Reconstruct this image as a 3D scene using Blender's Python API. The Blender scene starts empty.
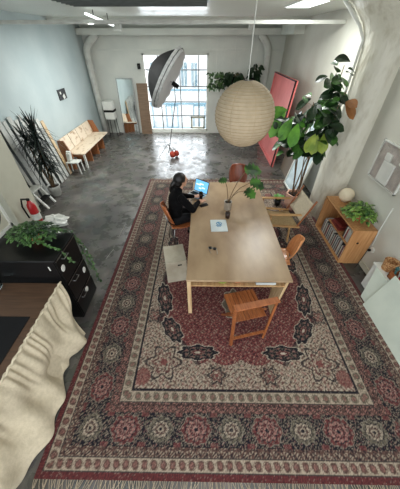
import bpy, bmesh, math, random
import numpy as np
from mathutils import Vector, Matrix, Euler
R = math.radians
random.seed(7)
scene = bpy.context.scene
COL = scene.collection

# ---------------------------------------------------------------- materials
def lin(c):
    out = []
    for v in c:
        v = v / 255.0
        out.append(v / 12.92 if v <= 0.04045 else ((v + 0.055) / 1.055) ** 2.4)
    return (out[0], out[1], out[2], 1.0)

def new_mat(name):
    m = bpy.data.materials.new(name); m.use_nodes = True
    nt = m.node_tree; b = nt.nodes['Principled BSDF']
    return m, nt, b

def mat(name, c, rough=.6, c2=None, scale=8, detail=4, metal=0, bump=0, bscale=None, stretch=(1, 1, 1), trans=0, emis=None, coat=0, contrast=(.35, .65), alpha=None, spec=.5):
    m, nt, b = new_mat(name)
    b.inputs['Roughness'].default_value = rough
    b.inputs['Metallic'].default_value = metal
    b.inputs['Specular IOR Level'].default_value = spec
    b.inputs['Base Color'].default_value = lin(c)
    tc = nt.nodes.new('ShaderNodeTexCoord'); mp = nt.nodes.new('ShaderNodeMapping')
    mp.inputs['Scale'].default_value = stretch
    nt.links.new(tc.outputs['Object'], mp.inputs['Vector'])
    if c2 is None: c2 = tuple(v * .86 for v in c)
    n = nt.nodes.new('ShaderNodeTexNoise'); n.inputs['Scale'].default_value = scale; n.inputs['Detail'].default_value = detail
    nt.links.new(mp.outputs['Vector'], n.inputs['Vector'])
    r = nt.nodes.new('ShaderNodeValToRGB')
    r.color_ramp.elements[0].position = contrast[0]; r.color_ramp.elements[0].color = lin(c2)
    r.color_ramp.elements[1].position = contrast[1]; r.color_ramp.elements[1].color = lin(c)
    nt.links.new(n.outputs['Fac'], r.inputs['Fac']); nt.links.new(r.outputs['Color'], b.inputs['Base Color'])
    if bump:
        n2 = nt.nodes.new('ShaderNodeTexNoise'); n2.inputs['Scale'].default_value = bscale or scale * 3
        n2.inputs['Detail'].default_value = 5
        nt.links.new(mp.outputs['Vector'], n2.inputs['Vector'])
        bp = nt.nodes.new('ShaderNodeBump'); bp.inputs['Strength'].default_value = bump; bp.inputs['Distance'].default_value = .02
        nt.links.new(n2.outputs['Fac'], bp.inputs['Height']); nt.links.new(bp.outputs['Normal'], b.inputs['Normal'])
    if trans: b.inputs['Transmission Weight'].default_value = trans
    if coat: b.inputs['Coat Weight'].default_value = coat; b.inputs['Coat Roughness'].default_value = .1
    if emis: b.inputs['Emission Color'].default_value = lin(emis[0]); b.inputs['Emission Strength'].default_value = emis[1]
    if alpha is not None: b.inputs['Alpha'].default_value = alpha
    return m

def wood(name, c, c2, axis=0, rough=.5, scale=3, coat=0):
    st = [14, 14, 14]; st[axis] = 1.2
    return mat(name, c, rough, c2, scale, 6, stretch=tuple(st), bump=.05, coat=coat, contrast=(.3, .7))

def glass(name, c=(235, 245, 245), rough=.02):
    m, nt, b = new_mat(name)
    b.inputs['Base Color'].default_value = lin(c); b.inputs['Roughness'].default_value = rough
    b.inputs['Transmission Weight'].default_value = 1; b.inputs['IOR'].default_value = 1.3
    return m

def clear_pane(name):
    m, nt, b = new_mat(name)
    out = nt.nodes['Material Output']
    t = nt.nodes.new('ShaderNodeBsdfTransparent'); g = nt.nodes.new('ShaderNodeBsdfGlossy'); g.inputs['Roughness'].default_value = .03
    f = nt.nodes.new('ShaderNodeMixShader'); f.inputs[0].default_value = .07
    nt.links.new(t.outputs[0], f.inputs[1]); nt.links.new(g.outputs[0], f.inputs[2]); nt.links.new(f.outputs[0], out.inputs['Surface'])
    return m

M = {}
M['wall'] = mat('wall_paint', (222, 224, 216), .75, (210, 213, 206), 1.5, 5, bump=.25, bscale=9)
M['wall_cool_light'] = mat('wall_paint_cool_lit', (190, 202, 202), .7, (178, 192, 193), 1.2, 5, bump=.15, bscale=7)  # cool tint of the window light put into the wall colour
M['wall_warm_light'] = mat('wall_paint_warm_lit', (208, 207, 196), .7, (196, 194, 182), 1.4, 5, bump=.2, bscale=8)  # warm daylight on the right side put into the wall colour
M['peel'] = mat('rough_column_paint', (222, 219, 204), .4, (198, 193, 174), 9, 8, bump=.9, bscale=16, stretch=(1, 1, .4), contrast=(.3, .5))
M['pipe'] = mat('pipe_paint', (205, 207, 200), .4, (190, 190, 184), 6)
M['cream'] = mat('cream_paint', (202, 200, 182), .6, (192, 190, 172), 2)
M['white'] = mat('white_paint', (226, 227, 220), .45, (214, 215, 208), 5)
M['white_board'] = mat('white_board', (214, 222, 208), .25, (200, 209, 196), 2.5)
M['black'] = mat('black_lacquer', (17, 17, 18), .28, (13, 13, 14), 4, spec=.35)
M['black_matte'] = mat('black_matte', (16, 16, 17), .8, (10, 10, 11), 8, spec=.3)
M['metal'] = mat('brushed_metal', (190, 190, 188), .3, (160, 160, 160), 20, metal=1)
M['dark_metal'] = mat('dark_metal', (60, 58, 55), .4, (40, 40, 38), 14, metal=.7)
M['ply'] = mat('plywood_top', (176, 150, 118), .36, (142, 115, 86), 1.6, 8, stretch=(2.2, 1, 1), bump=.06, contrast=(.32, .66))
M['ply_edge'] = wood('plywood_edge', (205, 170, 125), (170, 128, 84), 1)
M['pale_wood'] = wood('pale_wood', (222, 196, 156), (190, 156, 112), 2)
M['bench_seat'] = mat('knotty_pale_boards', (226, 208, 184), .5, (176, 146, 112), 7, 3, stretch=(1.5, .6, 1), contrast=(.32, .45))
M['orange_ply'] = wood('orange_plywood', (176, 116, 74), (140, 86, 52), 1, .4)
M['shell'] = wood('bent_orange_ply', (186, 112, 66), (156, 86, 48), 2, .35, coat=.2)
M['shell_light'] = wood('bent_light_ply', (224, 158, 104), (196, 124, 74), 2, .35, coat=.2)
M['shell_red'] = wood('bent_red_ply', (146, 78, 54), (116, 58, 40), 2, .35, coat=.2)
M['teak'] = wood('oiled_teak', (178, 108, 62), (128, 70, 36), 1, .45)
M['oak'] = wood('oak', (206, 164, 112), (174, 128, 78), 0, .5)
M['shelf_wood'] = wood('pine_shelf', (208, 158, 106), (180, 124, 74), 2, .5)
M['desk'] = wood('dark_brown_desk', (92, 68, 50), (70, 50, 36), 0, .4)
M['linen'] = mat('cream_linen', (216, 203, 177), .9, (203, 190, 163), 30, 5, bump=.2, bscale=90)
M['sling'] = mat('tan_canvas', (190, 164, 122), .85, (172, 146, 106), 40)
M['paper'] = mat('rice_paper', (204, 186, 158), .85, (194, 176, 148), 14, 4)
M['pink'] = mat('pink_door_paint', (222, 122, 118), .5, (208, 106, 104), 2.5)
M['taupe'] = mat('taupe_board', (124, 112, 98), .6, (108, 96, 84), 3)
M['pink_clay'] = mat('pink_clay', (222, 178, 156), .7, (206, 158, 138), 8)
M['brown_slat'] = wood('brown_slats', (150, 124, 100), (122, 98, 78), 0, .6)
M['leaf_dark'] = mat('leaf_dark', (28, 58, 26), .4, (14, 34, 16), 6, coat=.2)
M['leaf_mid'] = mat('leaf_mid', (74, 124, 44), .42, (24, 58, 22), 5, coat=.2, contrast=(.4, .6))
M['leaf_pothos'] = mat('leaf_pothos', (80, 116, 60), .4, (26, 50, 26), 9, coat=.2, contrast=(.4, .6))
M['leaf_shelf'] = mat('leaf_shelf', (132, 168, 78), .4, (44, 84, 36), 11, coat=.2, contrast=(.4, .58))
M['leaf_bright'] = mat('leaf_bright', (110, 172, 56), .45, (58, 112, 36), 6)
M['leaf_yellow'] = mat('leaf_yellow', (160, 176, 72), .5, (110, 138, 44), 6)
M['leaf_brown'] = mat('leaf_brown', (160, 104, 52), .6, (120, 76, 36), 6)
M['stem'] = mat('stem', (128, 104, 76), .7, (98, 78, 54), 12)
M['fringe'] = mat('rug_fringe', (176, 160, 136), .9)
M['old_white'] = mat('old_white_boards', (206, 206, 200), .6, (170, 172, 168), 5, 4, stretch=(1, 1, .3), contrast=(.35, .6))
M['soil'] = mat('soil', (44, 32, 26), .9, (28, 20, 16), 30, bump=.5)
M['clay'] = mat('terracotta', (186, 112, 72), .7, (162, 92, 58), 10)
M['ceramic'] = mat('grey_ceramic', (176, 166, 152), .4, (150, 140, 126), 14)
M['carton'] = mat('grey_beige_card', (188, 181, 162), .7, (162, 152, 132), 4)
M['red'] = mat('red_enamel', (190, 24, 30), .3, (170, 18, 24), 6, coat=.3)
M['sand_red'] = mat('orange_red_nylon', (188, 70, 48), .7, (160, 54, 38), 10)
M['silver'] = mat('silver_fabric', (232, 234, 234), .5, (196, 200, 200), 16, 6, bump=.3)
M['diffuser'] = mat('white_diffuser', (224, 226, 224), .8, (206, 208, 206), 10)
M['sweater'] = mat('black_knit', (13, 13, 15), .95, (8, 8, 9), 30, bump=.3, bscale=80, spec=.15)
M['trouser'] = mat('dark_trousers', (26, 25, 28), .9, (18, 18, 20), 20, spec=.2)
M['hair'] = mat('black_hair', (20, 16, 15), .45, (10, 8, 8), 12, stretch=(6, 6, 1))
M['skin'] = mat('skin', (206, 158, 130), .5, (196, 146, 118), 10)
M['screen'] = mat('lit_screen', (60, 140, 200), .3, (60, 140, 200), 5, emis=((120, 190, 230), .9))
M['blue'] = mat('print_blue', (82, 140, 176), .5, (60, 110, 150), 20)
M['print'] = mat('pale_print', (204, 212, 212), .4, (190, 200, 202), 6)
M['glass'] = glass('clear_glass')
M['pane'] = clear_pane('window_pane')
M['tanglass'] = glass('amber_glass', (214, 170, 120), .1)
M['mirror'] = mat('mirror_glass', (225, 230, 230), .03, (225, 230, 230), 3, metal=1)
M['steel_dark'] = mat('grey_steel', (96, 100, 98), .5, (80, 84, 82), 8)
M['light'] = mat('lamp_diffuser', (240, 240, 235), .5, (240, 240, 235), 3, emis=((235, 245, 245), 1.6))
M['facade'] = mat('facade_render', (236, 238, 238), .8, (226, 228, 230), 1.5)
M['facade_glass'] = mat('facade_window_glass', (120, 150, 160), .5, (100, 130, 146), .8)
M['balcony'] = mat('balcony_metal', (150, 190, 204), .5, (120, 160, 180), 3)
M['asphalt'] = mat('street', (190, 190, 188), .9, (170, 170, 168), 2)

def floor_mat():
    m, nt, b = new_mat('polished_concrete')
    tc = nt.nodes.new('ShaderNodeTexCoord')
    n1 = nt.nodes.new('ShaderNodeTexNoise'); n1.inputs['Scale'].default_value = 1.1; n1.inputs['Detail'].default_value = 9; n1.inputs['Distortion'].default_value = .6; n1.inputs['Roughness'].default_value = .65
    n2 = nt.nodes.new('ShaderNodeTexNoise'); n2.inputs['Scale'].default_value = 5; n2.inputs['Detail'].default_value = 8
    r1 = nt.nodes.new('ShaderNodeValToRGB')
    e = r1.color_ramp.elements; e[0].position = .3; e[0].color = lin((60, 55, 46)); e[1].position = .74; e[1].color = lin((126, 117, 102))
    x = e.new(.5); x.color = lin((84, 78, 67))
    mix = nt.nodes.new('ShaderNodeMix'); mix.data_type = 'RGBA'; mix.blend_type = 'OVERLAY'; mix.inputs[0].default_value = .5
    for n in (n1, n2): nt.links.new(tc.outputs['Object'], n.inputs['Vector'])
    nt.links.new(n1.outputs['Fac'], r1.inputs['Fac']); nt.links.new(r1.outputs['Color'], mix.inputs[6]); nt.links.new(n2.outputs['Color'], mix.inputs[7])
    hs = nt.nodes.new('ShaderNodeHueSaturation'); hs.inputs['Saturation'].default_value = .45
    nt.links.new(mix.outputs[2], hs.inputs['Color']); nt.links.new(hs.outputs['Color'], b.inputs['Base Color'])
    r2 = nt.nodes.new('ShaderNodeMapRange'); r2.inputs[1].default_value = .3; r2.inputs[2].default_value = .7; r2.inputs[3].default_value = .10; r2.inputs[4].default_value = .55
    nt.links.new(n2.outputs['Fac'], r2.inputs[0]); nt.links.new(r2.outputs[0], b.inputs['Roughness'])
    bp = nt.nodes.new('ShaderNodeBump'); bp.inputs['Strength'].default_value = .08; nt.links.new(n2.outputs['Fac'], bp.inputs['Height']); nt.links.new(bp.outputs['Normal'], b.inputs['Normal'])
    return m
M['floor'] = floor_mat()

def ridged_mat(name, c, c2, scale, axis, rough=.35):
    m, nt, b = new_mat(name)
    tc = nt.nodes.new('ShaderNodeTexCoord'); w = nt.nodes.new('ShaderNodeTexWave'); w.wave_type = 'BANDS'; w.bands_direction = axis
    w.inputs['Scale'].default_value = scale; w.inputs['Distortion'].default_value = .4; w.inputs['Detail'].default_value = 2; w.inputs['Detail Scale'].default_value = .6
    nt.links.new(tc.outputs['Object'], w.inputs['Vector'])
    r = nt.nodes.new('ShaderNodeValToRGB'); r.color_ramp.elements[0].color = lin(c2); r.color_ramp.elements[1].color = lin(c); r.color_ramp.elements[1].position = .25
    nt.links.new(w.outputs['Fac'], r.inputs['Fac']); nt.links.new(r.outputs['Color'], b.inputs['Base Color'])
    bp = nt.nodes.new('ShaderNodeBump'); bp.inputs['Strength'].default_value = .3; bp.inputs['Distance'].default_value = .02
    nt.links.new(w.outputs['Fac'], bp.inputs['Height']); nt.links.new(bp.outputs['Normal'], b.inputs['Normal'])
    b.inputs['Roughness'].default_value = rough
    return m
M['ceiling'] = ridged_mat('painted_ceiling_boards', (228, 230, 222), (206, 209, 200), 2.6, 'Y', .2)

# ---------------------------------------------------------------- mesh builder
class MB:
    def __init__(s): s.bm = bmesh.new()
    def box(s, c, d, rot=None):
        m = Matrix.Translation(c)
        if rot is not None: m = m @ (rot.to_4x4() if isinstance(rot, Matrix) else Euler(rot).to_matrix().to_4x4())
        m = m @ Matrix.Diagonal((d[0], d[1], d[2], 1))
        bmesh.ops.create_cube(s.bm, size=1, matrix=m); return s
    def span(s, a, b):   # box by two corners
        c = [(a[i] + b[i]) / 2 for i in range(3)]; d = [abs(a[i] - b[i]) for i in range(3)]
        return s.box(c, d)
    def bar(s, p, q, w, h, up=(0, 0, 1)):   # rectangular bar between points
        p = Vector(p); q = Vector(q); z = (q - p); L = z.length; z.normalize()
        x = Vector(up).cross(z)
        if x.length < 1e-4: x = Vector((1, 0, 0))
        x.normalize(); y = z.cross(x)
        rot = Matrix((x, y, z)).transposed()
        return s.box((p + q) / 2, (w, h, L), rot)
    def cyl(s, p, q, r0, r1=None, n=16):
        if r1 is None: r1 = r0
        p = Vector(p); q = Vector(q); d = q - p
        m = Matrix.Translation((p + q) / 2) @ d.to_track_quat('Z', 'Y').to_matrix().to_4x4()
        bmesh.ops.create_cone(s.bm, cap_ends=True, cap_tris=False, segments=n, radius1=max(r0, 1e-4), radius2=max(r1, 1e-4), depth=d.length, matrix=m); return s
    def ball(s, c, r, u=16, v=10, sc=(1, 1, 1), rot=None):
        m = Matrix.Translation(c)
        if rot is not None: m = m @ Euler(rot).to_matrix().to_4x4()
        m = m @ Matrix.Diagonal((sc[0], sc[1], sc[2], 1))
        bmesh.ops.create_uvsphere(s.bm, u_segments=u, v_segments=v, radius=r, matrix=m); return s
    def tube(s, pts, r, n=8, r1=None):
        pts = [Vector(p) for p in pts]; rings = []
        N = len(pts); ref = None
        for i, p in enumerate(pts):
            t = (pts[min(i + 1, N - 1)] - pts[max(i - 1, 0)]).normalized()
            if ref is None:
                ref = t.orthogonal().normalized()
            else:
                ref = (ref - t * ref.dot(t)).normalized()
            b = t.cross(ref)
            rr = r if r1 is None else r + (r1 - r) * i / (N - 1)
            rings.append([s.bm.verts.new(p + (ref * math.cos(2 * math.pi * k / n) + b * math.sin(2 * math.pi * k / n)) * rr) for k in range(n)])
        for a, b2 in zip(rings, rings[1:]):
            for k in range(n): s.bm.faces.new((a[k], a[(k + 1) % n], b2[(k + 1) % n], b2[k]))
        s.bm.faces.new(rings[0][::-1]); s.bm.faces.new(rings[-1]); return s
    def lathe(s, prof, c=(0, 0, 0), n=32, cap=True):
        c = Vector(c); rings = []
        for r, z in prof:
            rings.append([s.bm.verts.new(c + Vector((r * math.cos(2 * math.pi * k / n), r * math.sin(2 * math.pi * k / n), z))) for k in range(n)])
        for a, b in zip(rings, rings[1:]):
            for k in range(n): s.bm.faces.new((a[k], a[(k + 1) % n], b[(k + 1) % n], b[k]))
        if cap: s.bm.faces.new(rings[0][::-1]); s.bm.faces.new(rings[-1])
        return s
    def grid(s, f, nu, nv):
        vs = [[s.bm.verts.new(f(i / nu, j / nv)) for j in range(nv + 1)] for i in range(nu + 1)]
        for i in range(nu):
            for j in range(nv): s.bm.faces.new((vs[i][j], vs[i + 1][j], vs[i + 1][j + 1], vs[i][j + 1]))
        return s
    def slab(s, poly, t, axis=2):   # extrude polygon given as 3D points by vector t
        a = [s.bm.verts.new(Vector(p)) for p in poly]; b = [s.bm.verts.new(Vector(p) + Vector(t)) for p in poly]
        s.bm.faces.new(a[::-1]); s.bm.faces.new(b); n = len(a)
        for k in range(n): s.bm.faces.new((a[k], a[(k + 1) % n], b[(k + 1) % n], b[k]))
        return s
    def build(s, name, m, parent=None, smooth=False, bevel=0, solid=0, sub=0, wave=None):
        bmesh.ops.recalc_face_normals(s.bm, faces=s.bm.faces)
        off = wl(parent)
        if off.length: bmesh.ops.translate(s.bm, verts=s.bm.verts, vec=-off)
        loc = Vector((0, 0, 0))
        if parent is None and s.bm.verts:
            xs = [v.co for v in s.bm.verts]
            loc = Vector(((min(v.x for v in xs) + max(v.x for v in xs)) / 2, (min(v.y for v in xs) + max(v.y for v in xs)) / 2, min(v.z for v in xs)))
            bmesh.ops.translate(s.bm, verts=s.bm.verts, vec=-loc)
        me = bpy.data.meshes.new(name); s.bm.to_mesh(me); s.bm.free()
        if smooth: me.polygons.foreach_set('use_smooth', [True] * len(me.polygons))
        o = bpy.data.objects.new(name, me); COL.objects.link(o); me.materials.append(m)
        o.location = loc
        if parent is not None: o.parent = parent
        if solid:
            k = o.modifiers.new('solid', 'SOLIDIFY'); k.thickness = solid; k.offset = 0
        if bevel:
            k = o.modifiers.new('bevel', 'BEVEL'); k.width = bevel; k.segments = 2; k.limit_method = 'ANGLE'
        if sub:
            k = o.modifiers.new('sub', 'SUBSURF'); k.levels = sub; k.render_levels = sub
        return o

def wl(o):
    v = Vector((0, 0, 0))
    while o is not None: v += o.location; o = o.parent
    return v
def tag(o, label, cat, group=None, kind=None):
    o['label'] = label; o['category'] = cat
    if group: o['group'] = group
    if kind: o['kind'] = kind
    return o
def thing(name, label, cat, loc=(0, 0, 0), rotz=0, group=None):
    o = bpy.data.objects.new(name, None); COL.objects.link(o); o.empty_display_size = .1
    o.location = loc; o.rotation_euler = (0, 0, rotz)
    return tag(o, label, cat, group)
def struct(o): o['kind'] = 'structure'; return o
def dup(root, loc, rotz=0, label=None, group=None):
    def cp(o, par):
        c = o.copy(); COL.objects.link(c)
        if par is not None: c.parent = par
        for ch in [x for x in bpy.data.objects if x.parent == o]: cp(ch, c)
        return c
    r = cp(root, None); r.location = loc; r.rotation_euler = (0, 0, rotz)
    if label: r['label'] = label
    if group: r['group'] = group
    return r

# ---------------------------------------------------------------- camera
CAMH = 2.9
cd = bpy.data.cameras.new('camera'); cam = bpy.data.objects.new('camera', cd); COL.objects.link(cam)
cam.location = (0, 0, CAMH); cam.rotation_mode = 'XYZ'
cam.rotation_euler = (R(90 - 40.8), 0, R(0.73))
cd.sensor_fit = 'HORIZONTAL'; cd.sensor_width = 36; cd.lens = 237 * 36 / 400; cd.clip_start = .05
scene.camera = cam

# ---------------------------------------------------------------- room
WL, WR, WB, ZC = -4.05, 2.7, 10.4, 3.35
struct(MB().span((-4.3, -1.2, -.1), (3.0, WB + .3, 0)).build('floor', M['floor']))
struct(MB().span((-4.25, -1.2, 0), (WL, WB + .2, ZC + .1)).build('wall_left', M['wall_cool_light']))
struct(MB().span((WR, -1.2, 0), (WR + .2, WB + .2, ZC + .1)).build('wall_right', M['wall_warm_light']))
struct(MB().span((-4.25, .4, ZC), (WR + .2, WB + .3, ZC + .15)).build('ceiling', M['ceiling']))
WX0, WX1, WZ0, WZ1 = -2.15, .17, .07, 2.56
b = MB()
b.span((WL, WB, 0), (WX0, WB + .25, ZC)).span((WX1, WB, 0), (WR, WB + .25, ZC))
b.span((WX0, WB, WZ1), (WX1, WB + .25, ZC)).span((WX0, WB, 0), (WX1, WB + .25, WZ0))
struct(b.build('wall_back', M['wall']))
# window: an Empty with frame, glazing bars, panes, opening sash
w = bpy.data.objects.new('window_1', None); COL.objects.link(w); w.location = ((WX0 + WX1) / 2, WB + .08, WZ0); struct(w)
b = MB(); t = .06
b.span((WX0, WB + .02, WZ0), (WX0 + t, WB + .14, WZ1)).span((WX1 - t, WB + .02, WZ0), (WX1, WB + .14, WZ1))
b.span((WX0, WB + .02, WZ1 - t), (WX1, WB + .14, WZ1)).span((WX0, WB + .02, WZ0), (WX1, WB + .14, WZ0 + .07))
b.build('window_frame', M['white'], w)
b = MB()
for z in (2.09, 1.59, 1.1, .62): b.span((WX0 + t, WB + .06, z - .016), (WX1 - t, WB + .1, z + .016))
for x in (-1.62, -.86, -.18): b.span((x - .016, WB + .055, WZ0 + .07), (x + .016, WB + .105, WZ1 - t))
b.build('glazing_bars', M['steel_dark'], w)
MB().span((WX0 + t, WB + .078, WZ0 + .07), (WX1 - t, WB + .082, WZ1 - t)).build('pane', M['pane'], w)
b = MB(); x0, x1, z0, z1 = -.5, .06, .16, .6
b.span((x0, WB + .02, z0), (x0 + .06, WB + .06, z1)).span((x1 - .06, WB + .02, z0), (x1, WB + .06, z1)).span((x0, WB + .02, z0), (x1, WB + .06, z0 + .06)).span((x0, WB + .02, z1 - .06), (x1, WB + .06, z1))
b.build('opening_sash', M['cream'], w)
MB().span((WX0 - .05, WB - .05, 0), (WX1 + .05, WB, WZ0)).build('window_sill', M['white'], w)
# head ledge, beams, pipes
struct(MB().span((-3.75, WB - .05, 2.62), (WR, WB, 2.67)).build('trim_1', M['wall']))
struct(MB().span((WL, 10.0, 3.02), (WR, 10.3, 3.18)).build('trim_2', M['wall']))
struct(MB().span((WL, 8.35, 3.22), (WR, 8.6, ZC)).build('trim_3', M['wall']))
struct(MB().span((WL, 6.2, 3.13), (WR, 6.27, 3.19)).build('trim_4', M['pipe'], bevel=.01))
struct(MB().cyl((WL, 7.3, 3.2), (WR, 7.3, 3.2), .02).build('trim_5', M['pipe'], smooth=True))
struct(MB().span((WR - .28, 8.6, 3.02), (WR, 10.0, ZC)).build('trim_6', M['wall']))
# bent columns by the back wall
for k, (x, d) in enumerate(((-3.9, 1), (2.13, -1))):
    zz = [0, 1.2, 2.5, 2.66, 2.76, 2.86, 2.96, 3.06]
    xx = [0, 0, 0, .02, .08, .18, .32, .45]
    struct(MB().tube([(x + d * a * (1 if d > 0 else .7), 10.12, z) for a, z in zip(xx, zz)], .115, 20).build('trim_%d' % (7 + k), M['pipe'], smooth=True))
struct(MB().span((WL, 7.0, 0), (WL + .015, 10.4, .1)).build('baseboard_left', M['wall_cool_light']))
struct(MB().span((WR - .02, .5, 0), (WR, 4.05, .09)).build('baseboard_right', M['cream']))
struct(MB().span((-4.0, WB - .015, 0), (WX0 - .06, WB, .09)).span((WX1 + .06, WB - .015, 0), (WR, WB, .09)).build('baseboard_back', M['wall']))
# near right column with flaring head
b = MB()
prof = [(.37, 0), (.37, .5), (.375, 1.0), (.365, 1.6), (.37, 2.2), (.375, 2.8), (.4, 2.95), (.47, 3.08), (.58, 3.2), (.72, ZC)]
b.lathe(prof, (2.68, 4.48, 0), 48)
o = struct(b.build('trim_9', M['peel'], smooth=True))
struct(MB().tube([(2.26, 4.5, 1.9), (2.27, 4.5, 2.3), (2.28, 4.52, 2.9), (2.2, 4.58, 3.05), (2.06, 4.66, 3.2), (1.92, 4.74, ZC)], .022, 10).build('trim_10', M['white'], smooth=True))
# near left square column
struct(MB().span((WL, 3.75, 0), (-3.6, 4.45, ZC)).build('trim_11', M['cream'], bevel=.02))

# ceiling fittings
g = thing('ceiling_heater', 'long dark louvred heater unit recessed in the ceiling at the top of the photo', 'heater', (-1.1, 5.35, ZC - .14))
MB().span((-2.0, 4.3, ZC - .03), (.06, 5.1, ZC)).build('housing', M['steel_dark'], g)
b = MB()
for i in range(6): b.box((-.96, 4.36 + i * .135, ZC - .045), (2.0, .09, .012), (R(30), 0, 0))
b.build('louvres', M['steel_dark'], g)
g = thing('ceiling_light', 'flat white square ceiling light panel near the right hand column', 'ceiling light', (1.82, 5.7, ZC - .06))
MB().span((1.4, 4.9, ZC - .02), (1.85, 5.9, ZC)).build('frame', M['white'], g)
MB().span((1.43, 4.93, ZC - .026), (1.82, 5.87, ZC - .018)).build('diffuser', M['light'], g)
g = thing('track_light', 'thin white linear light bar hung from the ceiling at upper left', 'ceiling light', (-2.2, 6.9, 3.25))
p, q = Vector((-2.2, 6.1, 3.27)), Vector((-2.15, 7.6, 3.16))
MB().bar(p, q, .045, .03).build('light_bar', M['light'], g)
for f in (.25, .8):
    c = p.lerp(q, f); MB().cyl(c, (c.x, c.y, ZC), .008).build('hanger', M['dark_metal'], g)
tag(MB().box((-2.3, 8.47, 3.15), (.2, .2, .14)).build('junction_box', M['pipe'], bevel=.01), 'white junction box under the ceiling beside the left bent column', 'junction box')
tag(MB().box((1.25, 8.47, 3.16), (.14, .14, .12)).build('junction_box', M['pipe'], bevel=.01), 'small white junction box under the ceiling near the lantern cord', 'junction box')
g = thing('wall_speaker', 'small black wall speaker left of the tall window', 'speaker', (-2.22, 10.36, 2.1))
MB().box((-2.28, 10.36, 2.2), (.1, .08, .16)).build('housing', M['black_matte'], g, bevel=.01)
MB().cyl((-2.28, 10.318, 2.2), (-2.28, 10.312, 2.2), .035).build('driver', M['dark_metal'], g)

# ---------------------------------------------------------------- outside
o = tag(MB().span((-30, 12.5, -4.6), (30, 40, -4.5)).build('street', M['asphalt']), 'pale street far below the tall window', 'street'); o['kind'] = 'structure'
g = thing('apartment_building', 'white apartment building with dark windows seen through the tall window', 'building', (-1, 20, -4.5))
MB().span((-14, 20, -4.5), (12, 26, 6)).build('wall', M['facade'], g)
for (x, z) in [(-5.9, 1.2), (-3.4, 1.2), (-1.35, 1.2), (-.65, 1.2), (1.4, 1.2)]:
    f = MB().span((x - .2, 19.9, z - .8), (x + .2, 20.02, z + .55)).build('window', M['facade_glass'], g)
    MB().span((x - .02, 19.86, z - .8), (x + .02, 19.9, z + .55)).build('mullion', M['white'], f)
for x in (-4.2, -2.35, -.3, 1.6):
    z = -1.5
    f = MB().span((x - .42, 19.92, z - .75), (x + .42, 20.02, z + .75)).build('window', M['facade'], g)
    b = MB()
    for q in (-.42, 0, .42): b.span((x + q - .03, 19.87, z - .75), (x + q + .03, 19.92, z + .75))
    for q in (-.75, .75): b.span((x - .45, 19.87, z + q - .04), (x + .45, 19.92, z + q + .04))
    b.build('window_frame', M['balcony'], f)
for x in (-3.3, -.6):
    f = MB().span((x - 1.1, 19.1, -3.1), (x + 1.1, 20, -3.0)).build('balcony', M['facade'], g)
    b = MB()
    for i in range(12): b.span((x - 1.1 + i * .2 - .02, 19.1, -3.0), (x - 1.1 + i * .2 + .02, 19.14, -2.1))
    b.span((x - 1.1, 19.08, -2.14), (x + 1.14, 19.16, -2.06))
    b.build('railing', M['balcony'], f)
b = MB()
for z in (.2, -.65, -2.35): b.span((-14, 19.93, z - .05), (12, 20.0, z + .05))
b.build('cornice', M['balcony'], g)

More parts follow.
